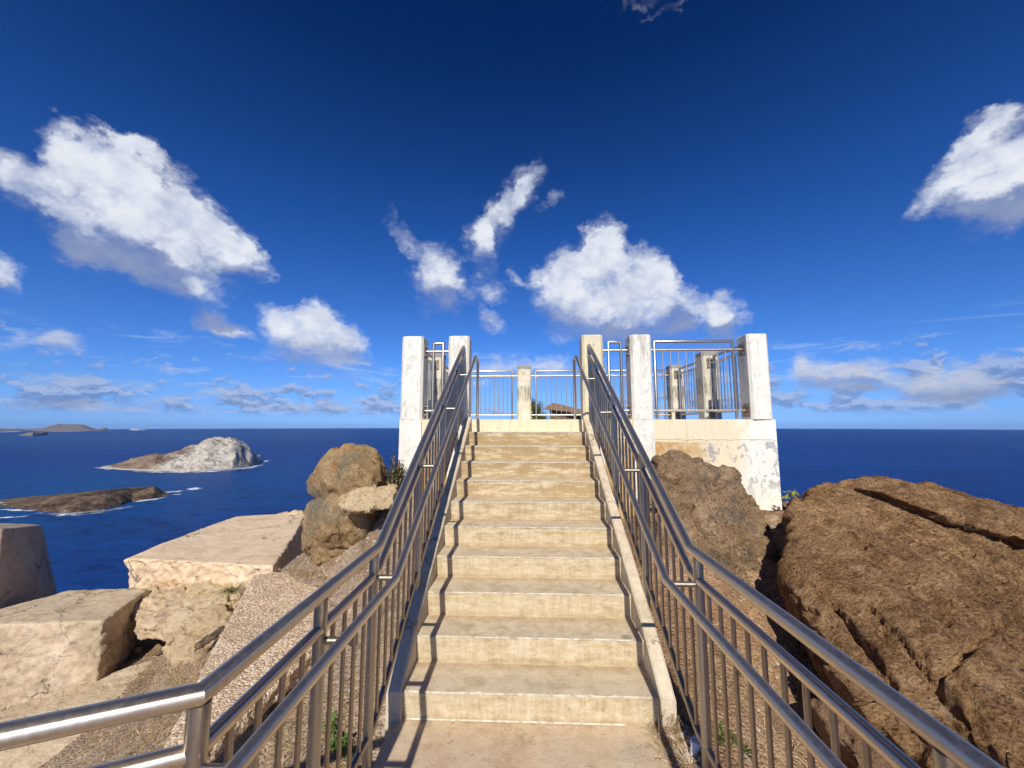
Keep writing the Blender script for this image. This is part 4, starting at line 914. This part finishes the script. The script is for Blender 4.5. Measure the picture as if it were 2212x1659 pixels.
# surf around the islands
def surf_mat():
    m, t = mat('sea_foam'); p = t.pos; fin(t, (.80, .84, .86), .8)
    uv = t('ShaderNodeAttribute', attribute_name='edge').outputs['Fac']
    a = t.mr(t.math('ADD', uv, t.math('MULTIPLY', t.math('SUBTRACT', t.noise(t.map(p, (1, .5, 1)), .05, 6, .8), .5), 2.6)), .38, .85)
    t.inp(t.b, 'Alpha', a); return m
SM = surf_mat(); k_ = 0
def surf(lst, label):
    V, Fc, E_ = [], [], []
    for pts, w in lst:
        pts = np.array(pts, float); L = np.concatenate([[0], np.cumsum(np.linalg.norm(np.diff(pts, axis=0), axis=1))]); n = max(12, int(L[-1]/2))
        s = np.linspace(0, L[-1], n); X = np.interp(s, L, pts[:, 0]); Y_ = np.interp(s, L, pts[:, 1])
        for i in range(n):
            e = math.sin(math.pi*i/(n-1))**.5
            for q in (-1, -.5, 0, .5, 1):
                V.append(atZ(X[i], Y_[i]+q*w*1.6*(.5+.5*e), SEA+.5)); E_.append((1-abs(q)**1.5)*e*.75)
        b0 = len(V)-n*5
        Fc += [(b0+i*5+j, b0+(i+1)*5+j, b0+(i+1)*5+j+1, b0+i*5+j+1) for i in range(n-1) for j in range(4)]
    g = MB().add(V, Fc); o = g.build('surf', SM, None, origin=V[0])
    at = o.data.attributes.new('edge', 'FLOAT', 'POINT'); at.data.foreach_set('value', np.array(np.real(E_), dtype=np.float32))
    props(o, label, 'surf', None, 'stuff')
surf([([(200, 1010), (226, 1011.5), (250, 1014.5)], 2), ([(260, 1016.5), (330, 1019.5), (430, 1019), (505, 1015), (560, 1004), (590, 996)], 2.2), ([(470, 1017), (530, 1011), (575, 1003)], 3), ([(560, 997), (592, 994.5)], 1.6)], 'white surf along the near shore of the pale whale backed island')
surf([([(-40, 1085), (20, 1089), (60, 1086)], 2.5), ([(-40, 1097), (0, 1100), (60, 1103), (100, 1100)], 2), ([(60, 1109), (110, 1111), (150, 1111), (190, 1108), (240, 1101), (300, 1091)], 4.0), ([(140, 1112), (200, 1107), (260, 1098)], 3), ([(285, 1084), (340, 1078), (365, 1072)], 2), ([(345, 1063), (380, 1062), (410, 1059)], 2.4), ([(395, 1058), (442, 1054)], 2.2), ([(-40, 1120), (30, 1117), (70, 1113)], 1.5), ([(365, 1069), (396, 1067)], 1.2)], 'white surf breaking round the low dark lava island')
surf([([(-20, 934), (20, 932.5), (60, 931.3)], .9), ([(60, 931.8), (115, 931.8), (210, 931.4)], .5)], 'thin white shoreline below the far headland')

# air between the camera and the far headland
g = MB(); hz = 31000; g.box((-hz, -hz, SEA-1), (hz, hz, 90))
hm = bpy.data.materials.new('haze_air'); hm.use_nodes = True; nt_ = hm.node_tree; nt_.nodes.clear()
ho = nt_.nodes.new('ShaderNodeOutputMaterial'); hv = nt_.nodes.new('ShaderNodeVolumePrincipled'); hv.inputs['Color'].default_value = (.32, .58, 1, 1); hv.inputs['Density'].default_value = .9e-5
nt_.links.new(hv.outputs[0], ho.inputs['Volume'])
props(g.build('haze', hm, None, origin=(0, 0, SEA)), 'faint blue sea haze over the far water', 'haze', None, 'stuff')

# ------------------------------------------------------------------ light
sdir = Vector((.057, 1.28, -1.0)).normalized()
sl_ = bpy.data.lights.new('sun', 'SUN'); sl_.energy = 5.0; sl_.angle = R(.53); sl_.color = (1, .945, .85)
so = bpy.data.objects.new('sun', sl_); COL.objects.link(so); so.rotation_euler = sdir.to_track_quat('-Z', 'Y').to_euler(); so.location = (0, -20, 20)
SUN_EL = math.asin(-sdir.z); SUN_AZ = math.atan2(-sdir.x, -sdir.y)

# ------------------------------------------------------------------ sky with clouds placed by compass bearing and height
w = bpy.data.worlds.new('World'); sc.world = w; w.use_nodes = True; t = NT(w.node_tree)
for nd in list(w.node_tree.nodes): w.node_tree.nodes.remove(nd)
gen = t('ShaderNodeTexCoord').outputs['Generated']
dirv = t.vmath('NORMALIZE', gen); s3 = t('ShaderNodeSeparateXYZ', n0=dirv)
sky = t('ShaderNodeTexSky'); sky.sky_type = 'NISHITA'; sky.sun_disc = False; sky.sun_elevation = SUN_EL; sky.sun_rotation = SUN_AZ
sky.altitude = 190; sky.air_density = 1.0; sky.dust_density = .3; sky.ozone_density = 2.5
az = t.math('MULTIPLY', t.math('ARCTAN2', s3.outputs[0], s3.outputs[1]), 57.29578)
el = t.math('MULTIPLY', t.math('ARCSINE', s3.outputs[2]), 57.29578)
def azel(x, y): d = ray(x, y); d = d/np.linalg.norm(d); return math.degrees(math.atan2(d[0], d[1])), math.degrees(math.asin(d[2]))
cv = t('ShaderNodeCombineXYZ', n0=az, n1=el).outputs[0]
# tint: deep polarised blue above, paler toward the sea
tint = t.ramp(t.math('DIVIDE', el, 60.), [(0., (.30, .60, 1.60)), (.025, (.29, .56, 1.42)), (.07, (.32, .58, 1.2)), (.2, (.25, .54, 1.10)), (.45, (.13, .40, .90)), (.75, (.035, .20, .54)), (1, (.015, .12, .36))])
skyc = t.mix(1., sky.outputs[0], tint, 'MULTIPLY')
# group: field of soft ellipses
BL = []   # x, y, rx, ry, rot(deg, ccw on picture), weight
def B(*a): BL.append(a)
def WISP(*l): return [(a[0], a[1], a[2]*1.15, a[3]*1.2, a[4], a[5]*.95) for a in l]
for a in ((225,420,110,100,0,1.1),(330,500,140,95,-8,1.1),(200,500,90,70,0,.9),(225,345,100,55,0,1.),(300,350,60,40,0,.9),(340,430,110,70,-18,1.05),(430,520,120,66,-18,1.05),(480,550,95,42,-10,1.),(330,560,110,55,-15,.95),(410,610,110,34,-8,.7),(150,410,90,45,-10,.7),(190,520,70,60,-20,.8),(230,330,100,42,10,.9),(540,560,40,36,0,.8),(240,580,70,40,-20,.6),
          (60,365,80,50,-15,.62),(30,400,60,50,0,.55),(-20,350,60,60,0,.6),(10,610,42,38,-30,.75),(-10,590,40,40,0,.8)): B(*a)
for a in ((430,640,80,22,-4,.30),(690,728,105,46,-10,.95),(470,695,60,24,-10,.8),(110,738,60,24,-10,.75),(640,700,50,42,30,.95),(700,715,70,42,-20,.85),(740,750,60,34,-25,.75),(640,755,60,26,0,.7),(455,690,46,20,-18,.75),(510,712,40,12,-15,.5),(105,735,52,22,-22,.6),(20,742,40,18,0,.5)): B(*a)
for a in WISP((945,600,50,60,10,.85),(1100,450,70,36,50,.8),(850,495,32,16,-45,.62),(890,535,46,20,-45,.68),(950,585,36,48,20,.78),(985,635,38,28,-20,.68),(940,660,44,34,0,.6),(1120,420,44,18,52,.76),(1080,465,50,24,48,.85),(1045,510,38,30,55,.72),(1048,570,22,44,8,.6),(1065,625,32,22,-10,.66),(1010,480,22,26,50,.42),(1200,430,14,16,30,.5),(1178,448,20,7,30,.42)): B(*a)
for a in ((1310,640,120,66,0,1.1),(1370,690,110,40,0,.95),(1308,520,38,42,0,1.),(1300,560,52,50,0,1.05),(1235,575,58,46,0,1.),(1200,605,42,36,0,.85),(1330,610,100,60,0,1.1),(1420,640,56,56,0,.9),(1450,610,28,40,-20,.75),(1260,640,80,44,0,1.),(1370,680,110,40,0,.9),(1400,548,18,14,0,.5),(1440,690,50,36,0,.7),(1400,720,70,30,0,.7),
          (1545,690,60,50,10,1.05),(1570,700,36,34,0,.7),(1120,600,12,34,22,.55),(1145,640,14,34,25,.5),(1060,705,34,26,-10,.72),(1045,680,16,18,20,.6),(1190,690,46,22,-35,.66),(1240,720,56,20,-10,.5),(1330,730,110,20,0,.5)): B(*a)
for a in ((2180,400,130,80,20,1.05),(2165,250,46,28,30,.85),(2110,290,74,40,30,.95),(2190,330,90,60,0,.95),(2060,350,62,36,35,.9),(2130,390,110,50,15,.95),(2010,430,58,30,25,.8),(2230,430,90,60,0,.85),(2180,480,110,26,0,.45),(2290,300,90,120,0,1.)): B(*a)
for a in ((1820,812,100,34,-4,.95),(2050,835,120,38,0,.95),(1735,775,22,30,0,.8),(1770,800,60,26,-10,.8),(1850,810,74,26,-5,.8),(1900,830,50,18,0,.6),(1870,745,70,14,0,.5),(2040,800,50,20,0,.65),(2050,840,110,30,0,.85),(2130,845,70,18,0,.6),(1715,858,34,10,0,.6),(1810,864,48,8,0,.55),(2080,775,30,8,0,.4),(1790,745,40,10,0,.35)): B(*a)
for a in ((95,832,60,18,0,.7),(160,818,50,14,0,.6),(300,835,70,12,0,.6),(90,872,110,13,0,.72),(240,880,110,13,0,.7),(360,868,60,12,0,.6),(500,862,60,16,0,.75),(470,850,34,10,10,.6),(610,880,90,10,0,.68),(720,876,70,14,0,.72),(800,884,60,9,0,.6),(350,798,60,9,-3,.6),(430,800,60,8,0,.55),(600,832,48,7,0,.5),(700,800,70,10,-4,.6),(760,815,50,10,0,.55),(520,772,70,12,-8,.42),(660,775,90,14,0,.45),(600,800,30,8,0,.4)): B(*a)
for a in ((1450,4,80,12,5,.42),(1400,-10,90,14,0,.4),(1130,800,90,26,0,.7),(1060,790,60,22,0,.6),(1210,790,60,24,0,.7),(1100,850,60,22,0,.5),(1220,840,40,16,0,.5),(830,800,50,12,-10,.5)): B(*a)
BLD = []
for (x, y, rx, ry, ro, wt) in BL:
    a0, e0 = azel(x, y); ax_, _ = azel(x+rx, y); _, ey = azel(x, y-ry)
    BLD.append((a0, e0, abs(ax_-a0)*1.5, abs(ey-e0)*1.5, R(ro), wt))
def field_group(bl):
    gt = bpy.data.node_groups.new('cloud_field', 'ShaderNodeTree')
    gt.interface.new_socket('Vector', in_out='INPUT', socket_type='NodeSocketVector'); gt.interface.new_socket('Field', in_out='OUTPUT', socket_type='NodeSocketFloat')
    G = NT(gt); vec = v0 = G('NodeGroupInput').outputs[0]; acc = None
    for k_, (a0, e0, sx, sy, ro, wt) in enumerate(bl):
        if k_ % 3 == 2:                                  # tie to the running result, so the shader evaluates the ellipses in turn
            nd = gt.nodes.new('ShaderNodeVectorMath'); nd.operation = 'MULTIPLY_ADD'; gt.links.new(acc, nd.inputs[0]); nd.inputs[1].default_value = (1e-7,)*3; gt.links.new(v0, nd.inputs[2]); vec = nd.outputs[0]
        v = G.map(vec, (sx, sy, 1), (0, 0, ro), (a0, e0, 0), 'TEXTURE')
        f = G.math('MAXIMUM', G.math('MULTIPLY_ADD', G.vmath('DOT_PRODUCT', v, v), -wt, wt), 0.)
        acc = f if acc is None else G.math('MULTIPLY_ADD', f, G.math('SUBTRACT', 1., acc), acc)
    gt.links.new(acc, G('NodeGroupOutput').inputs[0]); return gt
lowmix = t.mr(el, 3, 14, 1, 0)
dq = t.vmath('MULTIPLY', dirv, (1, 1, 1.25)); dql = t.vmath('MULTIPLY', dirv, (1, 1, 2.6))
def mixn(sa, sb, det_, r_): return t.math('ADD', t.math('MULTIPLY', t.noise(dq, sa, det_, r_), t.math('SUBTRACT', 1., lowmix)), t.math('MULTIPLY', t.noise(dql, sb, det_, r_), lowmix))
nw = t.vmath('SUBTRACT', t.noise(dq, 9, 5, .62, 0, True), (.5, .5, .5))
cvw = t.vmath('ADD', cv, t.vmath('SCALE', t.vmath('MULTIPLY', nw, (7., 7., 0)), None, t.mr(el, 0, 20, .22, 1., False)))
nw2 = t.vmath('SUBTRACT', t.noise(dq, 34, 4, .6, 0, True), (.5, .5, .5))
cvw = t.vmath('ADD', cvw, t.vmath('SCALE', t.vmath('MULTIPLY', nw2, (2.2, 2.0, 0)), None, t.mr(el, 0, 20, .25, 1., False)))
def billow(v, sc_):
    nd = t('ShaderNodeTexVoronoi', feature='F1'); t.inp(nd, 'Vector', v); t.inp(nd, 'Scale', sc_); t.inp(nd, 'Detail', 2.5); t.inp(nd, 'Roughness', .55); t.inp(nd, 'Lacunarity', 2.1)
    return t.math('SUBTRACT', 1.02, nd.outputs['Distance'])
dqw = t.vmath('ADD', dq, t.vmath('SCALE', nw2, None, .05))
bl_ = t.math('ADD', t.math('MULTIPLY', billow(dqw, 15), t.math('SUBTRACT', 1., lowmix)), t.math('MULTIPLY', billow(t.vmath('ADD', dql, t.vmath('SCALE', nw2, None, .03)), 34), lowmix))
det = t.math('ADD', t.math('MULTIPLY', mixn(20, 48, 8, .60), .55), t.math('MULTIPLY', bl_, .45)); puff = mixn(26, 60, 5, .6); bil = t.noise(dq, 9, 3, .5)
wisp = t.noise(t.map(dq, (.7, 1, 1.3), rot=(0, R(40), 0)), 17, 6, .72, .9)
CSTR = .11
lwv = t.vmath('ADD', cv, t.vmath('MULTIPLY', nw2, (2.2, 1.0, 0)))
lo = t.noise(t.map(lwv, (.13, .30, 1), loc=(3.7, 1.2, 0)), 1.5, 7, .62, .2); lo2 = t.noise(t.map(lwv, (.13, .30, 1), loc=(3.72, 1.36, 0)), 1.5, 7, .62, .2)
cov = t.math('ADD', t.mr(t.math('ABSOLUTE', t.math('ADD', az, -3.)), 5, 22, -.05, .045), t.mr(el, 1.5, 8.5, .05, -.10, False))
lom = t.math('MULTIPLY', t.mr(t.math('ADD', lo, cov), .50, .60), t.math('MULTIPLY', t.mr(el, .9, 2.2), t.mr(el, 7.5, 11, 1, 0)))
lsh = t.mr(t.math('SUBTRACT', lo, lo2), -.05, .07)
loc_ = t.mix(lsh, (.15, .23, .46), (.42, .50, .72))
ci = t.noise(t.map(cv, (.06, .5, 1), rot=(0, 0, R(5))), 1., 6, .65, 1.0); cim = t.math('MULTIPLY', t.math('MULTIPLY', t.mr(ci, .52, .72), t.mr(el, 4.5, 6.5)), t.mr(el, 9, 12, 1, 0))
skyk = t.mix(t.math('MULTIPLY', lom, .72), t.vmath('SCALE', skyc, None, CSTR), loc_)
skyk = t.mix(t.math('MULTIPLY', cim, .5), skyk, (.58, .72, .90))
clear = t('ShaderNodeBackground', n0=skyk, n1=1.0).outputs[0]
sg = bpy.data.node_groups.new('cloud_shading', 'ShaderNodeTree')
for nm in ('f0', 'f1', 'f2', 'det', 'puff', 'bil', 'wisp', 'el'): sg.interface.new_socket(nm, in_out='INPUT', socket_type='NodeSocketFloat')
sg.interface.new_socket('sky', in_out='INPUT', socket_type='NodeSocketColor'); sg.interface.new_socket('out', in_out='OUTPUT', socket_type='NodeSocketColor')
S = NT(sg); si = S('NodeGroupInput').outputs; F0, F1, F2, DT, PF, BI, WS, EL, SK = [si[i] for i in range(9)]
shade = S.mr(S.math('ADD', S.math('SUBTRACT', F2, F1), S.math('MULTIPLY', S.math('SUBTRACT', DT, .5), .45)), -.85, .05, 0, 1.)
body = S.math('ADD', S.math('ADD', F0, .13), S.math('MULTIPLY', S.math('SUBTRACT', DT, .5), 1.0))
soft = S.math('ADD', .26, S.mr(shade, .0, .95, .55, .40))
alpha = S.mr(S.math('DIVIDE', S.math('SUBTRACT', body, .13), soft), 0, 1.4)
alpha = S.math('MULTIPLY', alpha, S.mr(F0, .0, .14))
alpha = S.math('MULTIPLY', alpha, S.math('MAXIMUM', S.mr(WS, .32, .64, .15, .85), S.mr(F0, .55, .9)), clamp=True)
shade = S.math('MULTIPLY', shade, S.mr(PF, .3, .7, .84, 1.12))
shade = S.math('MULTIPLY', shade, S.mr(EL, 1.5, 15, .42, 1.))
shade = S.math('MINIMUM', S.math('MULTIPLY', shade, S.mr(BI, .35, .62, .80, 1.06)), 1.)
cc = S.ramp(shade, [(0, (.27, .33, .52)), (.35, (.42, .48, .65)), (.7, (.60, .66, .80)), (1, (.80, .84, .91))])
sg.links.new(S.mix(alpha, SK, cc), S('NodeGroupOutput').inputs[0])
def clouds(bl):
    fg = field_group(bl); f_ = []
    for vv in (cvw, cvw2, cvw3):
        if f_: vv = t.vmath('ADD', vv, t.vmath('SCALE', (1., 1., 1.), None, t.math('MULTIPLY', f_[-1], 1e-7)))   # evaluated one after the other
        nd = t.n.new('ShaderNodeGroup'); nd.node_tree = fg; t.inp(nd, 0, vv); f_.append(nd.outputs[0])
    nd = t.n.new('ShaderNodeGroup'); nd.node_tree = sg
    for i, v in enumerate((*f_, det, puff, bil, wisp, el, skyk)): t.inp(nd, i, v)
    return t('ShaderNodeBackground', n0=nd.outputs[0], n1=1.0).outputs[0]
cvw3 = t.vmath('ADD', cvw, t('ShaderNodeCombineXYZ', n0=.5, n1=t.math('MULTIPLY_ADD', el, -.16, -.8)).outputs[0])
cvw2 = t.vmath('ADD', cvw, t('ShaderNodeCombineXYZ', n0=-.5, n1=t.math('MULTIPLY_ADD', el, .14, .9)).outputs[0])
def tree(bl, a0, a1, e0, e1, depth=0):
    mg = 4.5 if e1 > 14 else 2.5
    bl = [q for q in bl if q[0]+max(q[2], q[3])+mg > a0 and q[0]-max(q[2], q[3])-mg < a1 and q[1]+q[3]*1.0+(abs(math.sin(q[4]))*q[2])+mg > e0 and q[1]-q[3]-(abs(math.sin(q[4]))*q[2])-mg < e1]
    if not bl: return clear
    if len(bl) <= 11 or depth > 4: return clouds(bl)
    if (a1-a0) > (e1-e0)*1.6:
        m_ = (a0+a1)/2; A1, A2, fac = (a0, m_, e0, e1), (m_, a1, e0, e1), t.math('GREATER_THAN', az, m_)
    else:
        m_ = (e0+e1)/2; A1, A2, fac = (a0, a1, e0, m_), (a0, a1, m_, e1), t.math('GREATER_THAN', el, m_)
    s1 = tree(bl, *A1, depth+1); s2 = tree(bl, *A2, depth+1)
    if s1 == s2: return s1
    nd = t('ShaderNodeMixShader'); t.inp(nd, 0, fac); t.l.new(s1, nd.inputs[1]); t.l.new(s2, nd.inputs[2]); return nd.outputs[0]
upper = tree(BLD, -70, 70, 0, 60)
inwin = t.math('MULTIPLY', t.math('MULTIPLY', t.math('LESS_THAN', t.math('ABSOLUTE', az), 70.), t.math('LESS_THAN', el, 60.)), t.math('GREATER_THAN', el, -.5))
ms = t('ShaderNodeMixShader'); t.inp(ms, 0, inwin); t.l.new(clear, ms.inputs[1]); t.l.new(upper, ms.inputs[2])
dark = t('ShaderNodeBackground', n0=(.02, .06, .16, 1), n1=1.0).outputs[0]
ms2 = t('ShaderNodeMixShader'); t.inp(ms2, 0, t.math('GREATER_THAN', el, -1.5)); t.l.new(dark, ms2.inputs[1]); t.l.new(ms.outputs[0], ms2.inputs[2])
t.l.new(ms2.outputs[0], t('ShaderNodeOutputWorld').inputs[0])
print('sky nodes', len(w.node_tree.nodes))
w.cycles.sampling_method = 'MANUAL'; w.cycles.sample_map_resolution = 512
sc.cycles.max_bounces = 6; sc.cycles.diffuse_bounces = 3; sc.cycles.glossy_bounces = 3; sc.cycles.transparent_max_bounces = 12; sc.cycles.volume_bounces = 0
